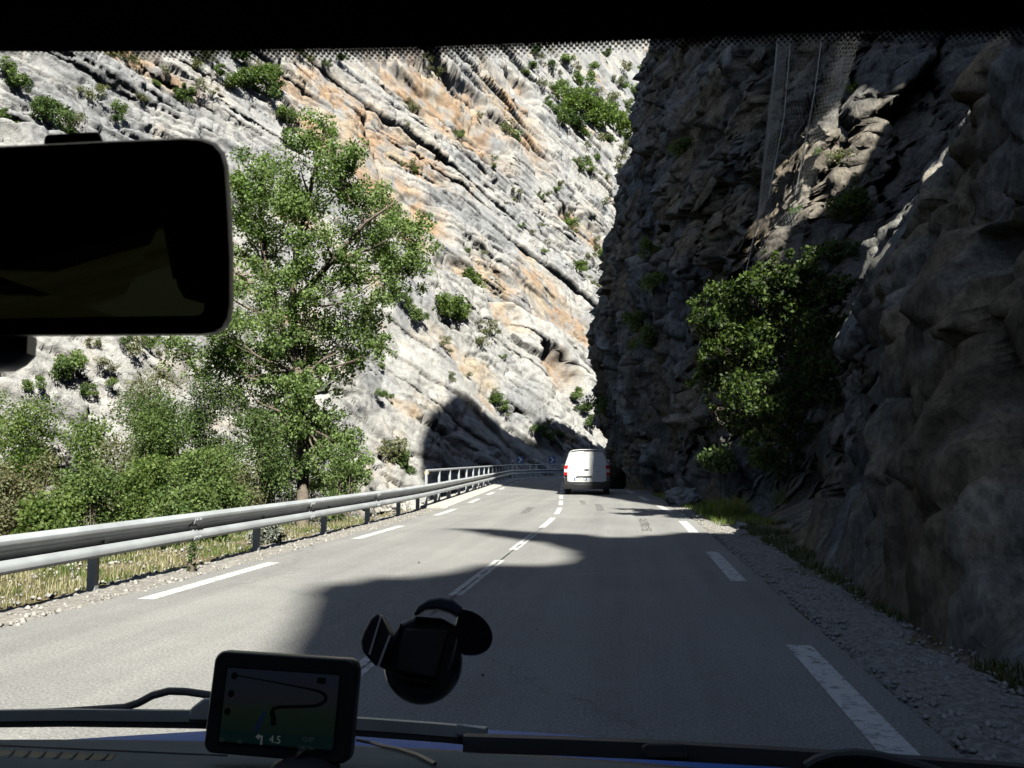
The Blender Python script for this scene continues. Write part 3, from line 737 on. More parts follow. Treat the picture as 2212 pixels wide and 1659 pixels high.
# ------------------------------------------------------------------ the white van ahead
def van():
    i = idx_y(34.6); c = at(1268, 1060, 33.7); c.z = 0.0
    t = empty('delivery_van', c, 0.045, 'white delivery van driving ahead in the right lane, half in shade', 'van')
    white = plain('white_car_paint', (0.80, 0.80, 0.79), 0.25, 0, 0.02, 2, 0.5)
    black = plain('black_plastic', (0.018, 0.018, 0.02), 0.55); glass = plain('dark_car_glass', (0.01, 0.012, 0.015), 0.08)
    hw = [(0.30, 0.875), (0.42, 0.905), (0.60, 0.922), (0.85, 0.925), (1.05, 0.918), (1.20, 0.89), (1.36, 0.835), (1.56, 0.765), (1.68, 0.725), (1.755, 0.665), (1.80, 0.56), (1.825, 0.3), (1.83, 0.0)]
    def ring(y, top, low=0.30, wide=1.0, lean=0.0):
        r = []
        for z, w in hw:
            zz = low + (z - 0.30) * (top - low) / 1.53; r.append(Vector((w * wide, y + lean * max(0, zz - 0.75), zz)))
        return r + [Vector((-p.x, p.y, p.z)) for p in reversed(r[:-1])]
    mb = MB()
    mb.loft([ring(0.06, 1.78, 0.34, 0.965, 0.13), ring(0.0, 1.80, 0.32, 0.985, 0.13), ring(0.03, 1.815, 0.30, 0.995, 0.13), ring(0.12, 1.825, 0.30, 1.0, 0.10), ring(0.5, 1.83, 0.28), ring(1.5, 1.85, 0.25), ring(2.6, 1.84, 0.25), ring(3.0, 1.72, 0.25, 0.99), ring(3.45, 1.32, 0.25, 0.97), ring(3.65, 1.12, 0.25, 0.96), ring(4.2, 0.98, 0.26, 0.9), ring(4.4, 0.75, 0.3, 0.8)])
    body = mb.build('body', white, t, smooth=True)
    yb = lambda z: 0.13 * max(0, z - 0.75) - 0.004
    def panel(x0, x1, z0, z1, name, m, dy=0.012, parent=None, inset=0.0, n=14):
        mb = MB(); R_ = []
        for k in range(n + 1):
            z = z0 + (z1 - z0) * k / n; w = float(np.interp(z, [a for a, b in hw], [b for a, b in hw])) * 0.985 - inset
            a, b = max(x0, -w), min(x1, w)
            R_.append([Vector((a, yb(z) - dy, z)), Vector((b, yb(z) - dy, z)), Vector((b, yb(z) + 0.01, z)), Vector((a, yb(z) + 0.01, z))])
        mb.loft(R_); return mb.build(name, m, t if parent is None else parent, bevel=0.006)
    ld = panel(-0.775, 0.156, 0.52, 1.70, 'rear_door', white, inset=0.05); rd = panel(0.166, 0.775, 0.52, 1.70, 'rear_door', white, inset=0.05)
    panel(0.24, 0.62, 1.16, 1.58, 'window_blank', plain('van_panel', (0.74, 0.75, 0.76), 0.3, 0, 0.02), 0.02, rd, inset=0.12)
    panel(-0.64, 0.06, 1.16, 1.58, 'window_blank', white, 0.017, ld, inset=0.12)
    mb = MB(); mb.box((0.45, yb(0.93) - 0.02, 0.93), (0.26, 0.01, 0.012)); mb.build('model_trim', plain('dull_chrome', (0.3, 0.31, 0.32), 0.3, 0.5), rd)
    mb = MB(); mb.prism([(-0.13, 0), (0, 0.028), (0.13, 0), (0, -0.03)], 0.03, Matrix.Translation((-0.02, yb(1.0) - 0.04, 1.005))); mb.build('door_handle', black, ld)
    mb = MB(); mb.box((-0.1, yb(0.74) - 0.025, 0.735), (0.62, 0.04, 0.035)); mb.box((-0.40, yb(.71) - 0.02, 0.705), (0.10, 0.03, 0.04)); mb.box((-0.10, yb(.71) - 0.02, 0.705), (0.10, 0.03, 0.04)); mb.build('plate_lamp_bar', black, ld)
    mb = MB(); mb.prism(rrect(0.52, 0.11, 0.012, 3, -0.26, 0.63), 0.012, Matrix.Translation((0, yb(0.63) - 0.030, 0))); pl = mb.build('number_plate', white_p, ld)
    for x in (-0.50, -0.02):
        mb = MB(); mb.prism(rrect(0.042, 0.106, 0.008, 2, x, 0.63), 0.003, Matrix.Translation((0, yb(0.63) - 0.034, 0))); mb.build('blue_band', blue, pl)
    to = text_mesh('plate_text', 'FT-901-ZL', 0.098, black, pl); to.location = (-0.26, yb(0.63) - 0.034, 0.63); to.rotation_euler = (math.pi / 2, 0, 0)
    mb = MB(); mb.box((0.0, yb(1.72) - 0.01, 1.735), (0.22, 0.03, 0.022)); mb.build('high_brake_light', plain('dim_red_lens', (0.22, 0.012, 0.012), 0.25), t, bevel=0.006)
    red = plain('red_lens', (0.50, 0.012, 0.02), 0.18); clear = plain('clear_lens', (0.70, 0.62, 0.60), 0.15)
    for sx in (-1, 1):
        def lamp(z0, z1, m, parent, name, dy):
            mb = MB(); R_ = []
            for k in range(7):
                z = z0 + (z1 - z0) * k / 6; w = float(np.interp(z, [a for a, b in hw], [b for a, b in hw]))
                R_.append([Vector((sx * x, y_, z)) for x, y_ in ((w - 0.15, yb(z) - dy), (w - 0.02, yb(z) - dy + 0.005), (w + 0.006, yb(z) + 0.05), (w + 0.004, yb(z) + 0.14), (w - 0.05, yb(z) + 0.14), (w - 0.15, yb(z) + 0.03))])
            mb.loft(R_); return mb.build(name, m, parent, bevel=0.008)
        tl = lamp(0.78, 1.18, red, t, 'tail_light', 0.020); lamp(0.90, 1.03, clear, tl, 'indicator_lens', 0.026)
    mb = MB(); R_ = []
    for x, y_ in ((-0.93, 0.55), (-0.94, 0.1), (-0.88, -0.05), (-0.6, -0.10), (0, -0.12), (0.6, -0.10), (0.88, -0.05), (0.94, 0.1), (0.93, 0.55)):
        s_ = 1 - 0.10 * abs(x); R_.append([Vector((x, y_, 0.52 + (0.06 if abs(x) > 0.8 else 0))), Vector((x * 1.005, y_ - 0.012, 0.47)), Vector((x * 1.0, y_ - 0.015, 0.38)), Vector((x * 0.97, y_ + 0.03, 0.24)), Vector((x * 0.93, y_ + 0.1, 0.24)), Vector((x * 0.93, y_ + 0.12, 0.5))])
    mb.loft(R_); bump_ = mb.build('bumper', black, t, smooth=True)
    for sx in (-1, 1):
        mb = MB(); mb.prism([(sx * 0.80, 0.52), (sx * 0.935, 0.52), (sx * 0.935, 0.70), (sx * 0.80, 0.70)], 0.10, Matrix.Translation((0, -0.026, 0))); mb.build('bumper_corner', black, bump_, bevel=0.02)
    mb = MB(); mb.prism([(-0.5, 0.40), (0.5, 0.40), (0.5, 0.425), (-0.5, 0.425)], 0.01, Matrix.Translation((0, -0.142, 0))); mb.build('bumper_strip', plain('grey_plastic', (0.07, 0.07, 0.075), 0.5), bump_)
    tyre = plain('tyre_black', (0.015, 0.015, 0.016), 0.8); rim = plain('wheel_grey', (0.25, 0.25, 0.26), 0.4, 0.4)
    for y_ in (0.75, 3.45):
        for sx in (-1, 1):
            w = empty('wheel', (sx * 0.80, y_, 0.325)); w.parent = t
            mb = MB(); mb.lathe([(0.2, -0.1), (0.30, -0.1), (0.325, -0.075), (0.325, 0.075), (0.30, 0.1), (0.2, 0.1)], (0, 0, 0), 'X', 28); mb.build('tyre', tyre, w, smooth=True)
            mb = MB(); mb.lathe([(0.0, -0.09), (0.2, -0.095), (0.205, 0.095), (0, 0.09)], (0, 0, 0), 'X', 20); mb.build('rim', rim, w, smooth=True)
    for sx in (-1, 1):
        mb = MB(); mb.loft([[Vector((sx * (0.93 + a), 3.05 + b, z)) for a, b in ((0, 0), (0.2, -0.02), (0.2, 0.1), (0, 0.12))] for z in (0.98, 1.2)]); mb.build('side_mirror', black, t, bevel=0.03)
        mb = MB(); mb.loft([[Vector((sx * a, y_, z)) for y_, z, a in ((2.2, 1.08, 0.93), (3.2, 1.08, 0.91), (2.9, 1.55, 0.78), (2.2, 1.58, 0.775))], [Vector((sx * (a - 0.03), y_, z)) for y_, z, a in ((2.2, 1.08, 0.93), (3.2, 1.08, 0.91), (2.9, 1.55, 0.78), (2.2, 1.58, 0.775))]]); mb.build('side_window', glass, t)
    mb = MB(); mb.loft([[Vector((x, y_, z)) for x, y_, z in ((-0.78, 3.58, 1.2), (0.78, 3.58, 1.2), (0.64, 3.1, 1.66), (-0.64, 3.1, 1.66))], [Vector((x, y_ + 0.03, z + 0.02)) for x, y_, z in ((-0.78, 3.58, 1.2), (0.78, 3.58, 1.2), (0.64, 3.1, 1.66), (-0.64, 3.1, 1.66))]]); mb.build('windscreen', glass, t)
van()

# ------------------------------------------------------------------ vegetation
def leaf_data(clumps, L, R, wid=0.6, tone=0.5, spread=0.28, hollow=0.35, droop=0.0):
    """clumps: (x, y, z, rx, ry, rz, n). Small bent leaves spread through each clump's volume."""
    Vs = []; Ts = []
    for (x, y, z, rx, ry, rz, n_) in clumps:
        n_ = int(n_); d = R.normal(size=(n_, 3)); d /= np.linalg.norm(d, axis=1)[:, None]
        rr = hollow + (1 - hollow) * R.rand(n_) ** 0.5
        lump = 1 + 0.35 * perlin(d[:, 0] * 1.7 + x * 3, d[:, 1] * 1.7 + y * 3, d[:, 2] * 1.7 + z * 3)
        c = d * (rr * lump)[:, None] * np.array([rx, ry, rz]) + np.array([x, y, z])
        a = R.normal(size=(n_, 3)) + d * 0.5; a[:, 2] -= droop; a /= np.linalg.norm(a, axis=1)[:, None]
        b = R.normal(size=(n_, 3)); b -= (b * a).sum(1)[:, None] * a; b /= np.linalg.norm(b, axis=1)[:, None]
        nn = np.cross(a, b); l = L * (0.6 + 0.8 * R.rand(n_))[:, None]; w = l * wid * 0.5
        Vs.append(np.stack([c - a * l * 0.5, c + b * w + nn * w * 0.3, c + a * l * 0.5, c - b * w + nn * w * 0.3], 1))
        ct = R.normal() * spread * 0.5
        Ts.append(np.repeat(np.clip(tone + ct + spread * R.normal(size=n_), 0, 1), 4))
    return np.concatenate(Vs).reshape(-1, 3), np.concatenate(Ts)
def leaf_mesh(name, clumps, L, seed, **kw):
    V, T = leaf_data(clumps, L, np.random.RandomState(seed), **kw)
    me = np_mesh(name, V, np.arange(len(V)).reshape(-1, 4))
    at_ = me.attributes.new('tone', 'FLOAT', 'POINT'); at_.data.foreach_set('value', T.astype(np.float32)); return me
def branch(mb, a, b, r0, r1, R, n=5, wob=0.12):
    a, b = Vector(a), Vector(b); L_ = (b - a).length; pts = []; rs = []
    for k in range(n + 1):
        f = k / n; off = Vector((R.normal(), R.normal(), R.normal() * 0.5)) * wob * L_ * 0.25 * (4 * f * (1 - f))
        pts.append(a.lerp(b, f) + off + Vector((0, 0, -0.10 * L_ * 4 * f * (1 - f)))); rs.append(r0 + (r1 - r0) * f)
    mb.tube(pts, rs, 6); return pts

def big_tree():
    R = np.random.RandomState(5); Y0 = 22.0
    base = at(655, 1075, Y0); gz = float(terr(np.array([[base.x]]), np.array([[base.y]]))[0, 0]); base.z = gz - 0.2
    t = empty('poplar_tree', base, label='tall leafy poplar tree standing behind the guardrail', cat='tree')
    inv = Matrix.Translation(-base)
    spine = [base] + [at(u, v, Y0 + dy) for u, v, dy in ((655, 1010, 0), (650, 900, 0), (645, 800, 0.1), (632, 660, 0.2), (640, 540, 0.1), (668, 420, 0), (695, 300, 0))]
    mb = MB(); mb.tube(spine, [0.24, 0.15, 0.135, 0.12, 0.10, 0.08, 0.055, 0.02], 10)
    sp2 = [spine[3], at(600, 690, Y0 + 0.6), at(572, 560, Y0 + 0.9), at(560, 430, Y0 + 0.9), at(560, 370, Y0 + 0.9)]; mb.tube(sp2, [0.13, 0.11, 0.09, 0.06, 0.02], 8)
    sp3 = [spine[4], at(720, 560, Y0 - 0.6), at(790, 480, Y0 - 0.8), at(850, 440, Y0 - 0.9)]; mb.tube(sp3, [0.10, 0.08, 0.055, 0.02], 8)
    under(mb.build('trunk', M['bark'], None, smooth=True), t, inv)
    cl = [(690, 305, 42), (645, 345, 52), (725, 350, 50), (575, 385, 50), (605, 425, 60), (545, 455, 52), (680, 430, 60), (755, 425, 50), (815, 455, 48), (868, 495, 45), (898, 545, 36), (840, 545, 50), (775, 515, 50), (705, 515, 52), (625, 515, 58), (550, 555, 46), (520, 480, 45), (515, 400, 40),
          (585, 615, 50), (655, 600, 48), (750, 600, 46), (822, 600, 42), (876, 588, 32), (535, 690, 52), (600, 695, 55), (680, 690, 50), (738, 722, 56), (795, 700, 46), (825, 745, 30), (760, 782, 34), (690, 750, 46), (650, 770, 46), (565, 765, 52), (495, 760, 46), (450, 795, 40), (400, 760, 40), (470, 700, 50), (480, 620, 50), (470, 540, 40),
          (640, 832, 36), (690, 815, 26), (622, 885, 40), (672, 905, 34), (722, 935, 40), (765, 965, 36), (742, 1015, 36), (690, 985, 30), (700, 1040, 30), (780, 1020, 24), (520, 830, 40), (560, 880, 36), (610, 950, 30), (655, 860, 34), (640, 930, 26), (668, 970, 24), (640, 1010, 22), (700, 890, 30), (610, 830, 34)]
    mb = MB(); clumps = []; allsp = spine[2:] + sp2[1:] + sp3[1:]
    for u, v, r in cl:
        dy = R.uniform(-1.3, 1.5) * min(1, r / 45); c = at(u, v, Y0 + dy); rm = r / FPX * (Y0 + dy)
        low = [p for p in allsp if p.z < c.z + 0.2] or [spine[2]]
        s_ = min(low, key=lambda p: (p - c).length)
        pts = branch(mb, s_, c, 0.035 + 0.02 * rm, 0.008, R)
        for k in range(5):
            o_ = Vector(R.normal(size=3)) * rm * 0.6; branch(mb, pts[R.randint(2, 6)], c + o_, 0.012, 0.004, R, 3)
            clumps.append((*(c + o_), rm * 0.62, rm * 0.75, rm * 0.55, 215 * (r / 45) ** 2))
        clumps.append((*c, rm * 1.0, rm * 1.1, rm * 0.95, 190 * (r / 45) ** 2))
        for k in range(9):                         # loose sprigs round the clump
            dv = Vector(R.normal(size=3)).normalized(); e = c + dv * rm * R.uniform(0.85, 1.4); branch(mb, c + dv * rm * 0.3, e, 0.007, 0.002, R, 3, 0.3); clumps.append((*e, rm * 0.26, rm * 0.26, rm * 0.34, 26))
    under(mb.build('limbs', M['twig'], None, smooth=True), t, inv)
    me = leaf_mesh('crown', clumps, 0.08, 3, tone=0.48, spread=0.3, hollow=0.05, wid=0.75); me.transform(inv); link('crown', me, M['poplar'], t)
big_tree()

def bush(u, vtop, hw_, y, mat, label, seed, name='bush', cat='bush', dens=1.0, L=0.066, tone=0.5, group=None, sparse=0.1, sink=0.0, twigs=0):
    R = np.random.RandomState(seed); top = at(u, vtop, y)
    gz = float(terr(np.array([[top.x]]), np.array([[y]]))[0, 0]) - sink
    h = max(0.4, top.z - gz); w = hw_ / FPX * y
    root = empty(name, (top.x, y, gz), label=label, cat=cat, group=group)
    clumps = []; mb = MB(); k_ = int(14 + 10 * min(2, h / max(w, 0.3)))
    for k in range(k_):
        f = (k + 0.5) / k_; zz = h * (0.10 + 0.86 * f ** 0.9); sh = w * (1 - 0.55 * f ** 2) * (0.9 if f > 0.1 else 0.7)
        a = R.rand() * 6.28; rad = sh * 0.75 * R.rand() ** 0.5; cr_ = w * R.uniform(0.26, 0.5); zz = min(zz, h - cr_ * 0.6)
        c = (rad * math.cos(a), rad * math.sin(a), zz); clumps.append((*c, cr_, cr_, cr_ * 0.8, dens * 330 * (cr_ / 0.42) ** 1.6 * (0.085 / L) ** 1.6))
        branch(mb, (c[0] * 0.15, c[1] * 0.15, 0), c, 0.025, 0.006, R)
    for k in range(twigs):
        a = R.rand() * 6.28; branch(mb, (0, 0, h * 0.3), (w * 1.05 * math.cos(a), w * 1.05 * math.sin(a), h * R.uniform(0.3, 0.9)), 0.018, 0.005, R, 5, 0.5)
    link('stems', mb.build('stems', M['twig'], root).data, None, None) if False else mb.build('stems', M['twig'], root, smooth=True)
    link('foliage', leaf_mesh('foliage', clumps, L, seed, tone=tone, hollow=sparse), mat, root)
    return root
G1 = 'bushes of the river bank behind the guardrail'
bush(55, 850, 150, 19, M['leaf_bright'], 'bright green bush at the left edge of the bank thicket', 21, L=0.075, group=G1)
bush(-60, 890, 130, 17, M['leaf_green'], 'mid green bush cut by the left picture edge above the rail', 22, group=G1)
bush(20, 1000, 95, 14, M['leaf_olive'], 'olive dry bush low behind the rail at the left edge', 23, group=G1, twigs=10, tone=0.7)
bush(190, 1005, 115, 15, M['leaf_green'], 'low green bush in front of the pale rock patch', 24, group=G1)
bush(205, 880, 125, 23, M['leaf_bright'], 'light green bush beside the pale rock patch', 25, group=G1, L=0.10)
bush(345, 845, 160, 20, M['leaf_green'], 'biggest dark green bush in the middle of the thicket', 26, group=G1, dens=1.3, tone=0.35)
bush(310, 985, 120, 15.5, M['leaf_bright'], 'fresh green bush low in front of the biggest dark bush', 27, group=G1)
bush(335, 780, 125, 27, M['leaf_olive'], 'grey olive bush tallest behind the thicket below the mirror', 28, group=G1, twigs=14, dens=0.8)
bush(455, 800, 130, 22, M['leaf_dark'], 'dark evergreen shrub in the thicket left of the poplar', 29, group=G1, dens=1.3, tone=0.6)
bush(440, 970, 125, 17, M['leaf_green'], 'leafy green bush just behind the rail left of the poplar', 30, group=G1, twigs=6)
bush(555, 885, 100, 20, M['leaf_dark'], 'dark olive shrub close to the poplar trunk', 31, group=G1, twigs=8, tone=0.6)
bush(590, 985, 65, 20.5, M['leaf_dark'], 'small dark shrub at the foot of the poplar trunk', 32, group=G1)
bush(255, 930, 85, 18, M['leaf_olive'], 'thin bush full of bare twigs in the thicket', 33, group=G1, twigs=26, dens=0.5)
bush(100, 965, 75, 17, M['leaf_olive'], 'grey twiggy bush over the pale rock patch', 34, group=G1, twigs=20, dens=0.45, tone=0.7)
bush(745, 970, 55, 21, M['leaf_green'], 'young leafy shrub right of the poplar trunk', 35, group=G1, dens=0.8)
bush(110, 1065, 110, 12.5, M['leaf_bright'], 'low fresh green bush spilling to the rail near the left edge', 41, group=G1)
bush(400, 1050, 110, 14.0, M['leaf_green'], 'low spreading bush along the rail in front of the thicket', 42, group=G1, twigs=6)
bush(-20, 820, 110, 25, M['leaf_bright'], 'far bright green bush at the left edge under the mirror', 43, group=G1)
bush(520, 1000, 70, 18.5, M['leaf_olive'], 'small olive bush by the rail left of the poplar trunk', 44, group=G1, tone=0.6)
bush(650, 870, 110, 27, M['leaf_olive'], 'pale olive shrub on the bank behind the poplar trunk', 40, group=G1, dens=0.8)
bush(575, 1128, 42, 13.6, M['leaf_grey'], 'silver grey cushion plant under the rail', 36, 'cushion_plant', 'plant', L=0.05, sparse=0.3)
bush(818, 1068, 22, 24.4, M['leaf_grey'], 'small silvery plant by the end post of the bridge railing', 37, 'cushion_plant', 'plant', L=0.05)
bush(870, 1078, 14, 23.6, M['leaf_grey'], 'tiny silvery plant on the gravel by the concrete kerb', 38, 'cushion_plant', 'plant', L=0.05)
bush(415, 1195, 14, 9.9, M['leaf_dark'], 'small dark weed standing by the asphalt under the rail', 39, 'weed', 'plant', L=0.04, twigs=6)
# a pale rock that shows between the bushes
def boulder(name, c, r, label, m, seed, sq=(1, 1, 0.8)):
    bm = bmesh.new(); bmesh.ops.create_icosphere(bm, subdivisions=4, radius=1.0)
    for v in bm.verts:
        p = v.co.copy(); n_ = float(fbm(p.x * 1.4 + seed, p.y * 1.4, p.z * 1.4, 4)); k = 1 + 0.32 * n_ + 0.10 * round(4 * float(perlin(p.x * 2 + seed, p.y * 2, p.z * 2))) / 4
        v.co = Vector((p.x * sq[0], p.y * sq[1], p.z * sq[2])) * k * r
    me = bpy.data.meshes.new(name); bm.to_mesh(me); bm.free()
    o = link(name, me, m); o.location = c; return tag(o, label, 'rock')
p = at(75, 1000, 20.5); boulder('boulder', p, 0.75, 'pale rock showing between the bushes at the left', M['stone'], 3, (1.0, 1, 0.85))
p = at(845, 1110, 23.4); p.z = -0.02; boulder('boulder', p, 0.34, 'rough boulder at the start of the bridge railing', M['stone'], 8, (1.3, 1, 0.8))
p = at(1332, 1012, 41.5); p.z = 0.35; boulder('boulder', p, 0.62, 'dark boulder at the cliff foot right of the van', M['dark_rock'], 12, (0.7, 1, 1.15))
p = at(1475, 1075, 26.5); p.z = 0.15; boulder('boulder', p, 0.45, 'grey boulder at the cliff foot behind the grass tufts', M['stone'], 15, (1.2, 1, 0.9))
p = at(1600, 1128, 17.6); p.z = 0.03; boulder('boulder', p, 0.12, 'small pale stone on the sunlit gravel', M['stone'], 19)

# grass: verges that nobody could count, then the tufts one can point to
def blades(name, pos, hmin, hmax, seed, mat, tone=0.5, lean=0.35, w=0.006, spread=0.25):
    R = np.random.RandomState(seed); n_ = len(pos); h = hmin + (hmax - hmin) * R.rand(n_) ** 1.6; a = R.rand(n_) * 6.28
    d = np.stack([np.cos(a), np.sin(a)], 1) * (lean * h * (0.3 + R.rand(n_)))[:, None]; s_ = np.stack([-np.sin(a), np.cos(a)], 1) * w * (0.7 + 0.6 * R.rand(n_))[:, None]
    V = np.zeros((n_, 6, 3)); mid = 0.55
    for k, (f, ww) in enumerate(((0, 1.0), (mid, 0.8), (1.0, 0.15))):
        c = pos[:, :2] + d * f ** 2; z = pos[:, 2] + h * f * (1 - 0.18 * f)
        V[:, 2 * k, :2] = c - s_ * ww; V[:, 2 * k + 1, :2] = c + s_ * ww; V[:, 2 * k, 2] = z; V[:, 2 * k + 1, 2] = z
    i = (np.arange(n_) * 6)[:, None]; F = np.concatenate([i + np.array([0, 1, 3, 2]), i + np.array([2, 3, 5, 4])])
    me = np_mesh(name, V.reshape(-1, 3), F); T = np.repeat(np.clip(tone + spread * R.normal(size=n_), 0, 1), 6)
    me.attributes.new('tone', 'FLOAT', 'POINT').data.foreach_set('value', T.astype(np.float32)); return link(name, me, mat)
def scatter(n_, y0, y1, l0, l1, seed, near=1.0, patch=0.0, ps=1.2):
    R = np.random.RandomState(seed); xy = along(y0, y1, l0, l1, near)(R, n_)
    if patch > -9:
        k = perlin(xy[:, 0] * ps, xy[:, 1] * ps, seed) > patch; xy = xy[k]
    return np.column_stack([xy, terr(xy[:, 0], xy[:, 1])])
tag(blades('verge_grass', scatter(46000, 2, 24, -4.2, -7.2, 1, 1.5, -0.08), 0.03, 0.17, 1, M['grass_dry'], 0.6), 'dry grass on the stony verge under the rail', kind='stuff')
tag(blades('verge_grass', scatter(22000, 2, 20, -4.0, -5.6, 2, 1.6, 0.05, 0.9), 0.02, 0.13, 2, M['grass_green'], 0.5), 'green grass patches along the verge', kind='stuff')
tag(blades('bank_grass', scatter(26000, 6, 26, -6.2, -9.5, 3, 1.0, -0.25), 0.15, 0.75, 3, M['grass_dry'], 0.6, 0.5, 0.007), 'tall dry grass on the bank behind the rail', kind='stuff')
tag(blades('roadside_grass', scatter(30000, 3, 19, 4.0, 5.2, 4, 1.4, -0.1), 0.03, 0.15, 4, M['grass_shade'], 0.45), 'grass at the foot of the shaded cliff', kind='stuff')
tag(blades('roadside_grass', scatter(9000, 18, 34, 3.6, 4.8, 5, 1.0, -0.3), 0.04, 0.22, 5, M['grass_green'], 0.55), 'sunlit grass strip along the right edge', kind='stuff')
# yellow flowers in the shade
R_ = np.random.RandomState(8); fp = scatter(60, 4, 12, 4.2, 5.2, 9, 1.0, -9)
fl = leaf_mesh('yellow_flowers', [(x, y, z + R_.uniform(0.12, 0.26), 0.012, 0.012, 0.006, 6) for x, y, z in fp], 0.02, 9, tone=0.9, spread=0.05)
tag(link('yellow_flowers', fl, plain('flower_yellow', (0.55, 0.42, 0.02), 0.6)), 'small yellow flowers in the shaded grass', kind='stuff')
def tuft(u, v, y, r, n_, h, seed, mat, label, tone=0.55, lean=0.5, name='grass_tuft'):
    p = at(u, v, y); R = np.random.RandomState(seed); d = R.normal(size=(n_, 2)) * r * 0.45
    z = float(terr(np.array([[p.x]]), np.array([[p.y]]))[0, 0])
    o = blades(name, np.column_stack([d, np.zeros(n_)]), h * 0.4, h, seed, mat, tone, lean, 0.006); o.location = (p.x, p.y, z); return tag(o, label, 'grass', 'grass tufts by the road')
tuft(1585, 1105, 20.8, 0.45, 700, 0.75, 1, M['grass_green'], 'tall sunlit grass tuft on the right verge', 0.75)
tuft(1535, 1100, 21.6, 0.30, 420, 0.60, 2, M['grass_green'], 'shorter green tuft left of the tall sunlit one', 0.5)
tuft(1702, 1075, 20.6, 0.30, 420, 0.85, 3, M['grass_green'], 'shaded grass tuft under the cliff right of the sunlit tufts', 0.5)
tuft(520, 1110, 17.5, 0.50, 520, 1.15, 4, M['grass_dry'], 'arching straw coloured grass tuft behind the rail below the poplar', 0.75, 0.8)
tuft(420, 1115, 16.8, 0.50, 460, 1.05, 5, M['grass_dry'], 'straw grass tuft behind the rail left of the arching one', 0.7, 0.8)
tuft(330, 1130, 15.0, 0.45, 360, 0.8, 6, M['grass_dry'], 'dry grass tuft among the green bushes behind the rail', 0.6, 0.7)
tuft(640, 1090, 19.0, 0.45, 420, 0.9, 7, M['grass_green'], 'green grass tuft in front of the poplar trunk', 0.7, 0.6)

# ---- the shrubs growing on the cliff: a few shapes, copied
def shrub_mesh(kind, k):
    R = np.random.RandomState(100 + k * 7 + len(kind)); cl = []
    n_ = {'bright': 9, 'green': 8, 'dark': 8, 'olive': 7, 'grey': 6}[kind]
    for j in range(n_):
        a = R.rand() * 6.28; q = R.rand() ** 0.5 * 0.62; r = R.uniform(0.3, 0.5); cl.append((q * math.cos(a), q * math.sin(a), R.uniform(-0.25, 0.5), r, r, r * 0.8, {'olive': 75, 'grey': 60}.get(kind, 125)))
    return leaf_mesh('shrub', cl, 0.15, 200 + k, tone=0.5, spread=0.25, hollow=0.15)
SHM = {}
for kind, m in (('bright', 'leaf_bright'), ('green', 'leaf_green'), ('dark', 'leaf_dark'), ('olive', 'leaf_olive')):
    SHM[kind] = [shrub_mesh(kind, k) for k in range(4)]
    for me in SHM[kind]: me.materials.append(M[m])
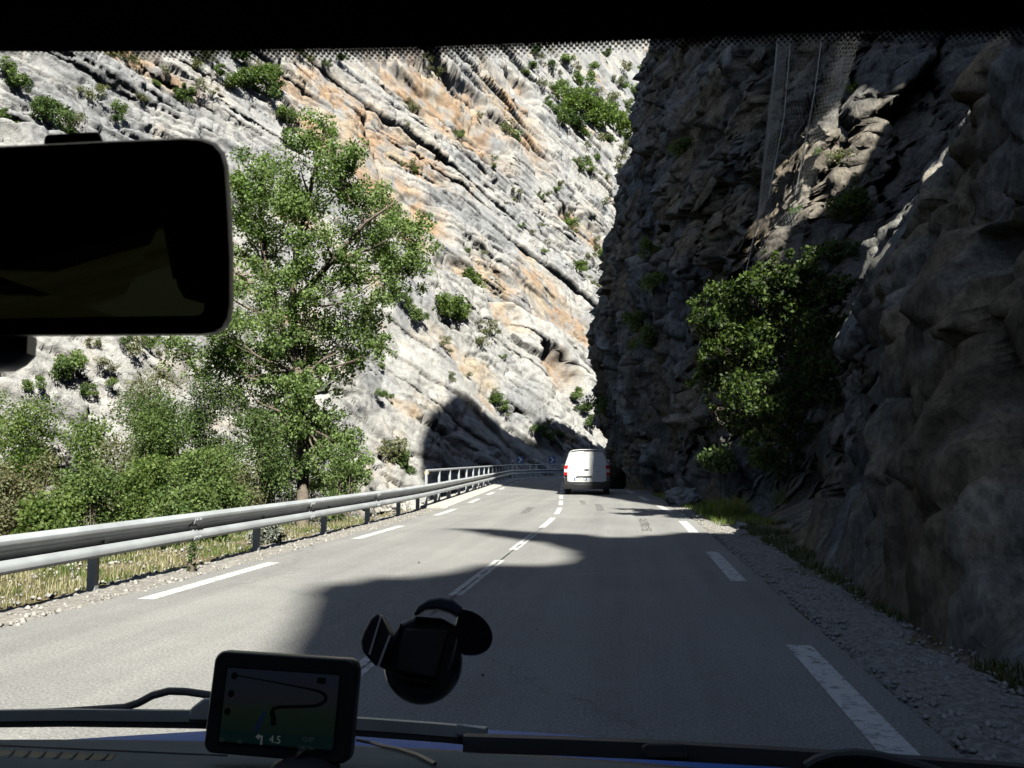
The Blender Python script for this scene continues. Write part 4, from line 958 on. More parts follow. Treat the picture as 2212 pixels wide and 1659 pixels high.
SHR = '''20 178 26 green;8 155 20 green;45 195 16 dark;112 258 40 dark;88 238 26 green;70 250 18 dark;150 272 28 olive;135 290 20 dark;250 245 20 green;245 262 14 dark;195 212 20 olive;215 200 16 olive;30 302 34 bright;5 258 14 green;170 200 12 olive
388 218 20 dark;400 200 14 green;424 193 16 olive;492 186 22 bright;520 178 28 dark;548 182 36 bright;572 168 30 green;590 185 22 green;575 205 24 dark;602 246 20 green;618 262 18 green;610 292 16 dark;512 132 24 dark;440 122 26 olive;420 150 20 olive;500 118 20 green;270 132 22 olive;235 124 18 olive;560 150 16 olive;660 130 14 olive;700 145 12 dark;640 115 12 dark;730 130 14 dark;470 160 14 green;350 160 12 olive;330 185 12 green;455 205 12 olive;300 215 13 olive
986 295 11 green;1090 288 24 olive;1104 300 16 green;882 236 14 olive;878 226 10 olive;886 362 13 olive;892 374 10 green;864 360 9 olive;925 150 10 olive;940 160 12 olive;1062 345 9 olive;1030 255 10 olive;872 278 9 olive;920 130 12 olive
1140 146 15 dark;1130 160 10 green;1182 150 16 dark;1165 185 12 olive;1210 182 14 green;1250 174 22 green;1200 160 10 olive;1346 150 16 olive;1390 165 26 bright;1398 190 20 green;1384 215 18 dark;1312 212 18 olive;1350 225 12 green;1220 240 34 bright;1245 225 30 green;1262 250 34 bright;1290 262 34 bright;1320 272 28 bright;1345 288 24 green;1235 270 28 dark;1208 262 22 green;1252 292 18 bright;1290 300 16 olive;1285 200 14 olive;1360 245 18 dark;1330 250 16 green;1340 190 14 green;1205 210 20 bright;1190 195 14 green;1150 110 14 dark;1220 130 16 green;1300 120 15 dark;1330 175 14 olive;1275 145 13 green;1365 200 16 green;1160 125 11 olive;1240 150 12 olive;1255 205 18 dark;1225 225 24 dark;1302 240 22 bright;1270 235 24 bright;1195 240 18 green;1180 225 12 green;1310 300 14 green;1265 318 11 olive;1340 320 16 olive
1248 360 20 green;1238 352 12 olive;1272 368 12 green;1300 385 12 olive;1332 360 18 olive;1285 345 12 green;1195 414 11 green;1206 400 9 olive;1180 420 9 olive;1225 484 18 green;1232 500 14 olive;1222 468 12 olive;1110 418 12 olive;1106 436 9 olive;1164 426 9 green;1162 488 9 olive;1176 528 9 olive;1120 491 8 green;1172 545 9 green;1241 580 19 bright;1252 570 12 olive;1268 556 12 olive;1296 556 16 green;1280 540 10 olive;1306 604 10 green;1282 618 12 olive;1266 600 8 olive;1006 546 9 green;1038 548 8 olive;1060 362 8 green;1145 505 8 olive;1302 440 12 olive;1282 520 9 olive
902 612 34 bright;930 628 26 green;880 600 24 green;998 618 36 bright;978 640 24 green;962 672 34 bright;988 684 26 bright;1016 672 26 green;1012 650 22 bright;1042 718 24 olive;1030 740 18 olive;886 684 20 green;902 690 14 green;872 660 18 green;1102 690 20 bright;1112 716 22 green;1134 730 18 bright;1156 738 20 green;1172 754 14 green;1192 772 13 green;1204 794 10 green;948 744 16 olive;962 760 10 olive;1078 776 9 green;855 640 20 green;840 625 24 green;1046 690 14 olive
970 822 10 olive;968 810 8 olive;812 858 14 green;832 860 10 green;840 985 34 olive;858 1000 26 green;818 975 20 olive;872 1022 18 dark;1064 866 16 bright;1078 884 14 green;1060 850 10 olive;1150 930 20 dark;1172 948 18 green;1196 934 11 olive;1204 944 10 green;775 752 12 olive;815 798 10 green;744 792 10 olive;1090 900 8 olive;1180 915 10 olive;1006 812 8 olive
1236 862 14 green;1250 884 20 dark;1276 892 26 dark;1300 914 26 dark;1262 915 18 dark;1290 940 22 dark;1310 960 18 dark;1240 846 10 green
140 800 36 green;120 815 24 dark;182 852 18 green;210 788 20 olive;236 800 14 olive;280 758 26 olive;230 832 13 green;310 748 20 green;60 838 22 green;195 748 16 olive;262 742 14 dark;160 775 14 olive;340 770 14 olive'''
REG = ['on the cliff above the mirror', 'on the ledges above the poplar', 'by the orange hollows of the cliff', 'beside the dark overhang', 'on the pale slabs of the mid cliff',
       'in the green gully above the rocky spur', 'on the rocky spur above the guardrail', 'in shade where the gorge turns', 'on broken rock below the mirror']
GRP = ['shrubs above the mirror', 'shrubs above the poplar', 'shrubs by the orange hollows', 'shrubs beside the dark overhang', 'shrubs on the pale slabs', 'shrubs of the green gully', 'shrubs on the rocky spur', 'shrubs where the gorge turns', 'shrubs below the mirror']
TN = {'bright': 'bright green', 'green': 'mid green', 'dark': 'dark green', 'olive': 'grey-olive'}
ORD = ['leftmost', 'second from left', 'third from left', 'fourth from left', 'fifth from left', 'sixth from left', 'seventh from left', 'eighth from left', 'ninth from left', 'tenth from left', 'eleventh from left', 'twelfth from left', 'thirteenth from left', 'fourteenth from left', 'fifteenth from left', 'sixteenth from left', 'seventeenth from left', 'eighteenth from left']
rs = random.Random(4); cnt = 0
for ri, line in enumerate(SHR.split('\n')):
    items = []
    for it in line.split(';'):
        u, v, r, kd = it.split(); items.append((float(u), float(v), float(r), kd, ('tiny' if float(r) < 11 else 'small' if float(r) < 18 else 'large')))
    cls = {}
    for it in sorted(items): cls.setdefault((it[3], it[4]), []).append(it)
    for (kd, sz), its in cls.items():
        for k, (u, v, r, _, _) in enumerate(its):
            p, tt = wall_hit(u, v + r * 0.15); rm = r / FPX * tt * 1.30
            o = bpy.data.objects.new('shrub', SHM[kd][rs.randrange(4)]); COL.objects.link(o)
            o.location = p + Vector(WN3) * (rm * 0.35 + 0.35); o.scale = (rm * rs.uniform(0.9, 1.15), rm, rm * rs.uniform(0.75, 1.1)); o.rotation_euler = (rs.uniform(-0.3, 0.3), rs.uniform(-0.3, 0.3), rs.uniform(0, 6.28))
            w_ = ', ' + ORD[k] if len(its) > 1 else ''
            tag(o, f'{sz} {TN[kd]} shrub {REG[ri]}{w_}', 'shrub', GRP[ri]); cnt += 1

# ---- plants and netting on the shaded cliff
M['dark_twig'] = bark_material('dark_twig', (0.06, 0.05, 0.035))
def hang_bush():
    R = np.random.RandomState(77); Y0 = 18.6; c0 = at(1670, 740, Y0)
    t = empty('hanging_bush', c0, label='big leafy bush hanging from the shaded cliff gully', cat='bush'); inv = Matrix.Translation(-c0)
    cl = [(1560, 640, 40), (1620, 618, 36), (1530, 700, 40), (1600, 700, 55), (1680, 650, 55), (1750, 600, 46), (1720, 720, 55), (1640, 780, 55), (1560, 775, 45), (1700, 820, 50), (1765, 780, 40), (1790, 700, 36), (1610, 850, 42), (1680, 880, 34), (1800, 630, 36), (1530, 830, 34), (1745, 860, 36), (1575, 900, 30), (1640, 920, 34), (1650, 720, 50), (1600, 770, 46), (1740, 680, 46), (1690, 590, 36), (1780, 840, 36), (1640, 850, 40), (1705, 940, 32), (1545, 740, 36)]
    mb = MB(); clumps = []; root = at(1740, 760, Y0 + 2.0)
    for u, v, r in cl:
        c = at(u, v, Y0 + R.uniform(-0.8, 0.8)); rm = r / FPX * Y0; pts = branch(mb, root, c, 0.03, 0.008, R)
        for k in range(5):
            o_ = Vector(R.normal(size=3)) * rm * 0.6; branch(mb, pts[4], c + o_, 0.01, 0.003, R, 3); clumps.append((*(c + o_), rm * 0.6, rm * 0.6, rm * 0.45, 150))
        clumps.append((*c, rm * 0.92, rm * 0.92, rm * 0.85, 260))
        for k in range(4):
            e = c + Vector(R.normal(size=3)).normalized() * rm * R.uniform(1.0, 1.4); clumps.append((*e, rm * 0.3, rm * 0.3, rm * 0.3, 40))
    under(mb.build('branches', M['dark_twig'], None, smooth=True), t, inv)
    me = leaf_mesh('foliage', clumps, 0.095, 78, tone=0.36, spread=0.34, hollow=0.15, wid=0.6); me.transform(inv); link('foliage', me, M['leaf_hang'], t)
hang_bush()
G2 = 'plants rooted in the shaded cliff'
for k, (u, v, r, kd, lab) in enumerate(((1835, 335, 40, 'olive', 'rusty olive shrub on the lit rock rib of the shaded cliff'), (1870, 390, 30, 'olive', 'thin olive shrub right of the lit rock rib'), (1850, 195, 22, 'bright', 'leafy tuft high on the lit rock rib'), (1695, 300, 22, 'green', 'green shrub left of the lit rock rib'),
        (1770, 330, 14, 'bright', 'pale grassy tuft in the middle of the lit rock rib'), (1725, 455, 18, 'green', 'small green plant below the lit rock rib'), (1420, 610, 26, 'dark', 'dark shrub on the overhang, left of the netting foot'), (1390, 690, 26, 'dark', 'dark shrub on the lower overhang, uppermost of two'), (1405, 735, 24, 'dark', 'dark shrub on the lower overhang, lower of two'),
        (1415, 540, 20, 'dark', 'dark ivy patch high on the overhang'), (1480, 320, 22, 'dark', 'dark plant clinging high on the overhang face'), (1640, 590, 16, 'green', 'leafy vine end hanging on the netting'), (1655, 545, 12, 'green', 'small vine leaves below the netting seam'), (1310, 880, 22, 'dark', 'dark ivy near the foot of the overhang'), (1855, 450, 36, 'dark', 'dark shrub on the rock shoulder above the hanging bush'), (1835, 540, 34, 'dark', 'dark creeper between the rock rib and the hanging bush'), (1770, 545, 28, 'green', 'green creeper just above the hanging bush'), (1810, 470, 24, 'olive', 'olive tuft on the rock above the hanging bush'), (1700, 1000, 40, 'dark', 'dark bush in the deep shade under the hanging bush'), (1580, 990, 36, 'dark', 'dark bush at the cliff foot behind the sunlit tufts'))):
    p = shade_hit(u, v); rm = (1.7 if kd == 'dark' else 1.0) * r / FPX * p.y
    o = bpy.data.objects.new('cliff_plant', SHM[kd][k % 4]); COL.objects.link(o); o.location = p - Vector((0.3 * rm, 0, 0)); o.scale = (rm, rm, rm); o.rotation_euler = (0.2, 0.1, k * 1.3); tag(o, lab, 'plant', G2)

def netting(name, quad, cell, rw, label, sag, dens=1.0):
    """hexagonal wire mesh hung between four corners (tl, tr, br, bl)."""
    tl, tr, b_r, bl = [Vector(q) for q in quad]; W_ = ((tr - tl).length + (b_r - bl).length) / 2; H_ = ((bl - tl).length + (b_r - tr).length) / 2
    nrm = (tr - tl).cross(bl - tl).normalized()
    if nrm.y > 0: nrm = -nrm
    def pt(x, y):
        u, v = x / W_, y / H_; p = tl.lerp(tr, u).lerp(bl.lerp(b_r, u), v); return p + nrm * (sag * math.sin(math.pi * min(1, max(0, u))) * 0.6 + 0.06 * float(perlin(x * 0.9, y * 0.5, 3)))
    segs = []; dx = cell; dy = cell * 1.25; r = 0
    while r * dy < H_:
        off = dx / 2 if r % 2 else 0; x = off
        while x < W_:
            y = r * dy; a = (x, y); b = (x, y + dy * 0.5); segs.append((a, b)); segs.append((b, (x - dx / 2, y + dy))); segs.append((b, (x + dx / 2, y + dy))); x += dx
        r += 1
    V = []; F = []
    for a, b in segs:
        if min(a[0], b[0]) < 0 or max(a[0], b[0]) > W_ or max(a[1], b[1]) > H_: continue
        p, q = pt(*a), pt(*b); d = (q - p).normalized(); e = d.cross(nrm).normalized() * rw; f = nrm * rw; k = len(V)
        V += [p + e, p - e * 0.5 + f, p - e * 0.5 - f, q + e, q - e * 0.5 + f, q - e * 0.5 - f]
        F += [(k, k + 1, k + 4, k + 3), (k + 1, k + 2, k + 5, k + 4), (k + 2, k, k + 3, k + 5)]
    return V, F, pt, W_, H_
def net_thing():
    t = empty('rockfall_net', at(1700, 300, 23.0), label='galvanised wire rockfall netting hung down the shaded cliff', cat='netting'); inv = Matrix.Translation(-t.location)
    def add(name, quad, cell, rw, sag):
        V, F, pt, W_, H_ = netting('', quad, cell, rw, '', sag); me = np_mesh(name, np.array([tuple(v) for v in V]), np.array(F)); me.transform(inv); link(name, me, M['wire'], t)
    add('net_sheet', (at(1745, 60, 20.6), at(1868, 60, 20.6), at(1750, 440, 21.4), at(1660, 520, 21.6)), 0.085, 0.0015, 0.25)
    add('net_sheet', (at(1690, 60, 21.6), at(1772, 60, 20.6), at(1690, 480, 21.3), at(1640, 520, 22.0)), 0.085, 0.0022, 0.15)
    add('net_seam', (at(1680, 60, 21.8), at(1706, 60, 21.4), at(1660, 480, 21.6), at(1632, 500, 22.0)), 0.05, 0.0055, 0.12)
    add('net_sheet', (at(1650, 480, 22.0), at(1760, 440, 21.4), at(1700, 640, 21.0), at(1610, 690, 22.0)), 0.085, 0.003, 0.2)
    for pts in ((at(1778, 60, 20.5), at(1760, 200, 20.6), at(1735, 330, 20.9), at(1718, 420, 21.2)), (at(1682, 60, 21.7), at(1666, 250, 21.8), at(1640, 460, 21.9), at(1600, 640, 22.3)), (at(1710, 60, 21.3), at(1694, 250, 21.4), at(1660, 430, 21.6))):
        mb = MB(); mb.tube(pts, 0.014, 6); under(mb.build('edge_cable', M['wire'], None), t, inv)
net_thing()
# ------------------------------------------------------------------ the car we sit in
CX = -0.33
car = empty('own_car', (CX, 0.0, 0.0), label='dark interior and blue bonnet of the car the picture is taken from', cat='car')
CINV = Matrix.Translation((-CX, 0, 0))
def cpart(o, parent=None):
    if o.data: o.data.transform(CINV)
    o.parent = parent or car
    return o
WZ0, WSL = 1.76, 0.70                           # windscreen plane z = WZ0 - WSL*y
def on_glass(u, v, off=0.0):                    # where a line of sight meets the windscreen (off: metres outside it)
    d = ray(u, v); n_ = Vector((0, WSL, 1)).normalized(); p0 = Vector((0, 0, WZ0)) + n_ * off
    t = (p0 - Vector((0, 0, CAM_H))).dot(n_) / d.dot(n_); return Vector((0, 0, CAM_H)) + d * t
WN_ = Vector((0, WSL, 1)).normalized(); WU_ = Vector((0, 1, -WSL)).normalized()
black_trim = plain('black_trim', (0.022, 0.022, 0.022), 0.6, 0, 0.1, 8, 0.3)
soft_trim = plain('grey_headliner', (0.03, 0.032, 0.03), 0.95, 0, 0.1, 12, 0.1)
dash_m = plain('grey_dashboard', (0.38, 0.38, 0.31), 0.85, 0, 0.12, 14, 0.1, 0.3)
gloss_black = plain('gloss_black_plastic', (0.022, 0.022, 0.024), 0.22, 0, 0.1, 5, 0.5)
satin_black = plain('satin_black_plastic', (0.045, 0.046, 0.048), 0.38, 0, 0.1, 5, 0.5)
rubber = plain('wiper_rubber', (0.06, 0.065, 0.068), 0.6)
grey_metal = plain('wiper_grey', (0.42, 0.46, 0.45), 0.5, 0.2)
# windscreen: thin clear pane whose top carries the printed dot band
def glass_mat():
    m, nt, b = nodes('windscreen_glass'); tc = N(nt, 'TexCoord'); sp = N(nt, 'SeparateXYZ'); nt.links.new(tc.outputs['UV'], sp.inputs[0])
    def mth(op, a, b_=None, c=None):
        n_ = N(nt, 'Math', operation=op)
        for k, q in enumerate((a, b_, c)):
            if q is None: continue
            if isinstance(q, (int, float)): n_.inputs[k].default_value = q
            else: nt.links.new(q, n_.inputs[k])
        return n_.outputs[0]
    P_ = 0.0025                                # dot pitch in metres; UVs are metres on the pane
    x = mth('DIVIDE', sp.outputs[0], P_); y = mth('DIVIDE', sp.outputs[1], P_ * 0.5)
    row = mth('FLOOR', y); odd = mth('MODULO', row, 2.0)
    fx = mth('SUBTRACT', mth('FRACT', mth('ADD', x, mth('MULTIPLY', odd, 0.5))), 0.5)
    fy = mth('MULTIPLY', mth('SUBTRACT', mth('FRACT', y), 0.5), 0.5)
    # diagonal lattice: a dot at each centre; dots swell upwards until they merge
    d1 = mth('SQRT', mth('ADD', mth('MULTIPLY', fx, fx), mth('MULTIPLY', fy, fy)))
    r = mth('MULTIPLY', mth('MINIMUM', mth('MAXIMUM', mth('DIVIDE', sp.outputs[1], 0.0058), 0.0), 1.25), 0.40)
    ink = mth('LESS_THAN', d1, r)
    ink = mth('MAXIMUM', ink, mth('GREATER_THAN', sp.outputs[1], 0.0085))
    tr = N(nt, 'BsdfTransparent'); tr.inputs[0].default_value = (0.93, 0.955, 0.945, 1)
    gl = N(nt, 'BsdfGlossy'); gl.inputs['Roughness'].default_value = 0.02; gl.inputs['Color'].default_value = (1, 1, 1, 1)
    
    mx = N(nt, 'MixShader'); mx.inputs[0].default_value = 0.022; nt.links.new(tr.outputs[0], mx.inputs[1]); nt.links.new(gl.outputs[0], mx.inputs[2])
    setin(b, Base_Color=(0.006, 0.006, 0.006, 1), Roughness=0.6)
    m2 = N(nt, 'MixShader'); nt.links.new(ink, m2.inputs[0]); nt.links.new(mx.outputs[0], m2.inputs[1]); nt.links.new(b.outputs[0], m2.inputs[2])
    nt.links.new(m2.outputs[0], nt.nodes['Material Output'].inputs['Surface']); return m
# lower edge of the dot band as the photo shows it
band = [on_glass(u, v) for u, v in ((-700, 165), (-300, 140), (0, 122), (250, 133), (500, 142), (800, 142), (1000, 136), (1200, 128), (1400, 118), (1700, 106), (2000, 100), (2300, 98), (2800, 95))]
bx = np.array([p.x for p in band]); bs = np.array([(p - Vector((p.x, 0, WZ0))).dot(WU_) for p in band])
nx_, ns_ = 60, 16
GV = np.zeros((nx_, ns_, 3)); GU = np.zeros((nx_, ns_, 2))
for a, x in enumerate(np.linspace(CX - 0.95, CX + 0.95, nx_)):
    sb = float(np.interp(x, bx, bs))
    for b_, s_ in enumerate(np.concatenate([np.linspace(sb - 0.14, sb, 5), np.linspace(sb + 0.02, 1.42, 11)])):
        p = Vector((x, 0, WZ0)) + WU_ * s_; GV[a, b_] = p; GU[a, b_] = (x, sb - s_)
me = grid_mesh('windscreen', GV); uvl = me.uv_layers.new(name='metres'); lv = np.zeros(len(me.loops), dtype=np.int32); me.loops.foreach_get('vertex_index', lv)
uvl.data.foreach_set('uv', GU.reshape(-1, 2)[lv].astype(np.float32).ravel())
glass_o = cpart(link('windscreen', me, glass_mat()))
# faint ring left on the glass by a suction cup, and a fly spot or two
smear = worn('glass_smear', (0.35, 0.38, 0.38), 0.62, 1.0, 45)
mb = MB(); c = on_glass(690, 1358); mb.tube([c - WN_ * 0.001 + (Vector((1, 0, 0)) * math.cos(a) + WU_ * math.sin(a)) * 0.029 for a in [math.radians(10 * k) for k in range(2, 33)]], 0.0009, 5)
c2 = on_glass(700, 1352); mb.tube([c2 - WN_ * 0.001 + (Vector((1, 0, 0)) * math.cos(a) + WU_ * math.sin(a)) * 0.019 for a in [math.radians(10 * k) for k in range(5, 24)]], 0.0007, 5)
cpart(mb.build('suction_mark', smear), glass_o)
mb = MB()
for u, v, s_ in ((1043, 1458, 0.0016), (1440, 494, 0.0022), (905, 1215, 0.0007), (1160, 1360, 0.0008)):
    mb.lathe([(0, -0.0004), (s_, 0), (0, 0.0004)], on_glass(u, v), 'Y', 8)
cpart(mb.build('fly_spot', plain('fly_spot', (0.25, 0.25, 0.2), 0.9)), glass_o)

uph, nt, b = nodes('speckled_upholstery'); nt.links.new(ramp(nt, noise(nt, 120, 2, 0.8), [(0.42, (0.10, 0.10, 0.07)), (0.6, (0.5, 0.46, 0.25))]), b.inputs['Base Color']); setin(b, Roughness=0.95)
# roof shell, headliner, side walls, rear wall: a closed cabin behind the glass
hd = [on_glass(u, v) for u, v in ((-700, 128), (-300, 115), (0, 104), (250, 104), (500, 101), (800, 95), (1000, 90), (1200, 84), (1400, 77), (1700, 64), (2000, 52), (2300, 40), (2800, 20))]
hd.sort(key=lambda p: p.x)
mb = MB(); rings = []
for p in hd:
    q = p - WN_ * 0.003
    rings.append([q, q + Vector((0, -0.03, 0.005)), q + Vector((0, -0.10, 0.045)), q + Vector((0, -0.10, 0.12)), q + Vector((0, 0.05, 0.08))])
mb.loft(rings); cpart(mb.build('windscreen_header', soft_trim, None, smooth=True))
zt = max(p.z for p in hd) + 0.03
mb = MB(); mb.loft([[Vector((CX - 0.97, y, z)), Vector((CX - 0.4, y, z + 0.03)), Vector((CX + 0.4, y, z + 0.03)), Vector((CX + 0.97, y, z)), Vector((CX + 0.97, y, z + 0.06)), Vector((CX - 0.97, y, z + 0.06))] for y, z in ((0.42, zt - 0.01), (0.1, zt + 0.04), (-0.6, zt + 0.07), (-1.6, zt + 0.05), (-2.4, zt - 0.02))])
roof = cpart(mb.build('roof', soft_trim, None, smooth=True))
for sx, nm in ((-1, 'l'), (1, 'r')):
    X = CX + sx * 0.95
    mb = MB(); front = ((1.18, 0.2), (1.18, 0.97), (0.36, 1.56), (0.30, 1.76), (-0.5, 1.80), (-0.5, 0.2)) if sx < 0 else ((1.18, 0.2), (1.18, 0.97), (0.36, 1.56), (0.30, 1.76), (-2.4, 1.80), (-2.4, 0.2))
    mb.loft([[Vector((X, y, z)) for y, z in front], [Vector((X + sx * 0.05, y, z)) for y, z in front]])
    if sx < 0:                                   # rear door with its dark privacy glass
        for z0, z1 in ((0.2, 0.90), (1.235, 1.80)): mb.box((X - 0.025, -1.45, (z0 + z1) / 2), (0.05, 1.9, z1 - z0))
    side = cpart(mb.build('door', black_trim))
    if sx < 0:
        pg, nt, b = nodes('privacy_glass'); tr_ = N(nt, 'BsdfTransparent'); tr_.inputs[0].default_value = (0.105, 0.115, 0.085, 1); nt.links.new(tr_.outputs[0], nt.nodes['Material Output'].inputs['Surface'])
        mb = MB(); mb.box((X - 0.02, -1.45, 1.0675), (0.006, 1.9, 0.335)); cpart(mb.build('side_window', pg), side)
    pl_ = [Vector((CX + sx * 0.955, 1.20, 0.93)), Vector((CX + sx * 0.90, 0.75, 1.255)), Vector((CX + sx * 0.86, 0.30, 1.565))]
    mb = MB(); mb.tube(pl_, 0.04, 8); cpart(mb.build('windscreen_pillar', black_trim, None, smooth=True))
mb = MB(); mb.box((CX, -2.42, 0.62), (1.96, 0.05, 0.86)); mb.box((CX, -2.42, 1.62), (1.96, 0.05, 0.22))
for sx in (-1, 1): mb.box((CX + sx * 0.815, -2.42, 1.295), (0.33, 0.05, 0.49))
tg_ = cpart(mb.build('tailgate', black_trim))
tint, nt, b = nodes('tinted_glass'); tr_ = N(nt, 'BsdfTransparent'); tr_.inputs[0].default_value = (0.22, 0.25, 0.22, 1); nt.links.new(tr_.outputs[0], nt.nodes['Material Output'].inputs['Surface'])
mb = MB(); mb.box((CX, -2.42, 1.295), (1.30, 0.006, 0.49)); cpart(mb.build('rear_window', tint), tg_)
mb = MB(); mb.box((CX, -0.6, 0.22), (1.9, 3.7, 0.05)); cpart(mb.build('floor', black_trim))
for x in (CX - 0.36, CX + 0.36):
    mb = MB(); mb.loft([[Vector((x + 0.25 * a, y + b, z)) for a, b in ((-1, -0.07), (1, -0.07), (1, 0.07), (-1, 0.07))] for y, z in ((-0.62, 0.45), (-0.7, 0.8), (-0.8, 1.12))]); mb.box((x, -0.83, 1.27), (0.26, 0.10, 0.2)); mb.box((x, -0.35, 0.45), (0.5, 0.55, 0.14)); cpart(mb.build('seat', uph, None, bevel=0.04))
mb = MB(); mb.loft([[Vector((CX + 0.68 * a, y + b, z)) for a, b in ((-1, -0.08), (1, -0.08), (1, 0.08), (-1, 0.08))] for y, z in ((-1.55, 0.45), (-1.7, 1.1))]); cpart(mb.build('rear_seat', uph, None, bevel=0.04))
for x0, x1 in ((CX - 0.62, CX - 0.13), (CX + 0.16, CX + 0.66)):
    yv = 0.20; mb = MB(); mb.loft([[Vector((x, yv - 0.012, z)) for x, z in rrect(x1 - x0, 0.13, 0.03, 5, (x0 + x1) / 2, zt + 0.005)], [Vector((x, yv, z)) for x, z in rrect(x1 - x0, 0.13, 0.03, 5, (x0 + x1) / 2, zt + 0.005)]]); cpart(mb.build('sun_visor', soft_trim, None, bevel=0.004))

# rear view mirror: right end in view
def mirror():
    Y0 = 0.30
    def q(u, v, d=0.0): return at(u, v, Y0 + d + (v - 515) * 3.6e-5)   # tilted down towards the seats
    out = [(-700, 338)] + [(0, 316), (200, 306), (400, 298)] + [(440, 300), (468, 310), (486, 330), (494, 360)] + [(500, 450), (505, 560), (505, 660)] + [(500, 690), (488, 710), (470, 721), (440, 725)] + [(250, 726), (0, 727), (-700, 725)]
    inn = [(-690, 362), (0, 340), (200, 333), (395, 326), (418, 327), (430, 333), (434, 345), (438, 450), (442, 560), (442, 655), (440, 672), (432, 680), (418, 682), (250, 684), (0, 688), (-690, 690)]
    mb = MB(); def_scale = lambda pts, k, d: [q(-155 + (u + 155) * k, 515 + (v - 515) * k, d) for u, v in pts]
    mb.loft([def_scale(out, 0.985, -0.006), def_scale(out, 1.0, 0.0), def_scale(out, 0.985, 0.014), def_scale(out, 0.9, 0.03), def_scale(out, 0.5, 0.042)])
    h = cpart(mb.build('rear_view_mirror', satin_black, None, smooth=True))
    m, nt, b = nodes('mirror_silver'); setin(b, Base_Color=(0.75, 0.78, 0.75, 1), Metallic=1.0, Roughness=0.02)
    mb = MB(); mb.loft([def_scale(inn, 1.0, -0.0085), def_scale(inn, 1.0, -0.0062)]); g = cpart(mb.build('mirror_glass', m), h)
    mb = MB(); c = q(-60, 745, 0.012); mb.loft([[c + Vector((x * k, y_, -0.004 + dz)) for x, y_ in ((-0.035, -0.012), (0.021, -0.012), (0.026, 0), (0.021, 0.012), (-0.035, 0.012))] for k, dz in ((1, 0.008), (1.0, 0.0), (0.8, -0.004), (0.55, -0.0065))]); cpart(mb.build('mirror_switch', satin_black, None, smooth=True), h)
    mb = MB(); a = q(-155, 420, 0.03); e = on_glass(-150, 200) - WN_ * 0.01; mb.tube([a, (a + e) / 2 + Vector((0, 0.01, 0.01)), e], 0.011, 10); mb.lathe([(0, -0.005), (0.022, -0.004), (0.022, 0.004), (0, 0.005)], e, 'Y', 16); cpart(mb.build('mirror_stem', satin_black, None, smooth=True), h)
    mb = MB(); a = q(160, 309, 0.022); mb.lathe([(0, -0.013), (0.004, -0.011), (0.004, 0.011), (0, 0.013)], a, 'X', 12); cpart(mb.build('mirror_sensor', satin_black, None, smooth=True), h)
mirror()

# dashboard with its demister vent, cowl, bonnet, wipers
dprof = [(1.135, 0.935), (1.12, 0.968), (1.08, 0.982), (1.0, 0.998), (0.92, 1.016), (0.84, 1.036), (0.72, 1.05), (0.6, 1.02), (0.52, 0.9), (0.5, 0.6)]
mb = MB(); rings = []
for x in np.linspace(CX - 0.94, CX + 0.94, 30):
    k = (x - CX) / 0.94; rings.append([Vector((x, y - 0.10 * k * k * (y > 0.9), z - 0.012 * k * k)) for y, z in dprof])
mb.loft(rings, cap=False, closed=False); dash = cpart(mb.build('dashboard', dash_m, None, smooth=True)); so = dash.modifiers.new('thick', 'SOLIDIFY'); so.thickness = 0.01
def on_dash(u, v, lift=0.0):
    d = ray(u, v); best = None
    for y in np.arange(0.6, 1.13, 0.002):
        t = y / d.y; z = CAM_H + d.z * t; x = d.x * t; k = (x - CX) / 0.94
        zz = float(np.interp(y + 0.10 * k * k, [a for a, b in reversed(dprof)], [b for a, b in reversed(dprof)])) - 0.012 * k * k + lift
        if z < zz: return Vector((x, y, zz))
    return Vector((d.x * t, y, z))
# dark slot and louvres of the demister vent
a, b_ = on_dash(-200, 1612, 0.001), on_dash(500, 1634, 0.001)
vm = MB(); P4 = [on_dash(u, v, 0.0015) for u, v in ((-150, 1616), (250, 1629), (238, 1643), (-150, 1634))]; vm.loft([P4, [p - Vector((0, 0, 0.006)) for p in P4]])
vent = cpart(vm.build('air_vent', black_trim), dash)
vm = MB()
for u in range(-140, 240, 34):
    vm.tube([on_dash(u, 1616 + (u + 150) * 0.033, 0.002), on_dash(u - 14, 1634 + (u + 150) * 0.022, 0.002)], 0.0016, 5)
cpart(vm.build('louvre', dash_m), vent)
vm = MB(); vm.tube([on_dash(u, 1606 + (u + 150) * 0.044, 0.0) for u in range(-150, 520, 40)], 0.0022, 5); cpart(vm.build('vent_lip', black_trim), vent)
mb = MB(); rings = []
for x in np.linspace(CX - 0.94, CX + 0.94, 24):
    k = (x - CX) / 0.94; rings.append([Vector((x, y - 0.09 * k * k, z - 0.01 * k * k)) for y, z in ((1.14, 0.93), (1.15, 0.952), (1.22, 0.932), (1.32, 0.902), (1.34, 0.86))])
mb.loft(rings, cap=False, closed=False); cpart(mb.build('cowl', black_trim, None, smooth=True)).modifiers.new('t', 'SOLIDIFY').thickness = 0.006
mb = MB(); rings = []
for x in np.linspace(CX - 0.90, CX + 0.90, 32):
    k = (x - CX) / 0.90; rings.append([Vector((x, y - 0.10 * k * k, z - 0.03 * k * k)) for y, z in ((1.33, 0.875), (1.335, 0.885), (1.36, 0.8845), (1.45, 0.868), (1.6, 0.836), (1.75, 0.794), (1.9, 0.752), (2.05, 0.685), (2.2, 0.59), (2.26, 0.45))])
mb.loft(rings, cap=False, closed=False)
bp, nt, b = nodes('blue_car_paint'); setin(b, Base_Color=(0.05, 0.19, 0.62, 1), Roughness=0.5, Metallic=0.0, Specular_IOR_Level=0.08, Coat_Weight=0.0, Coat_Roughness=0.12)
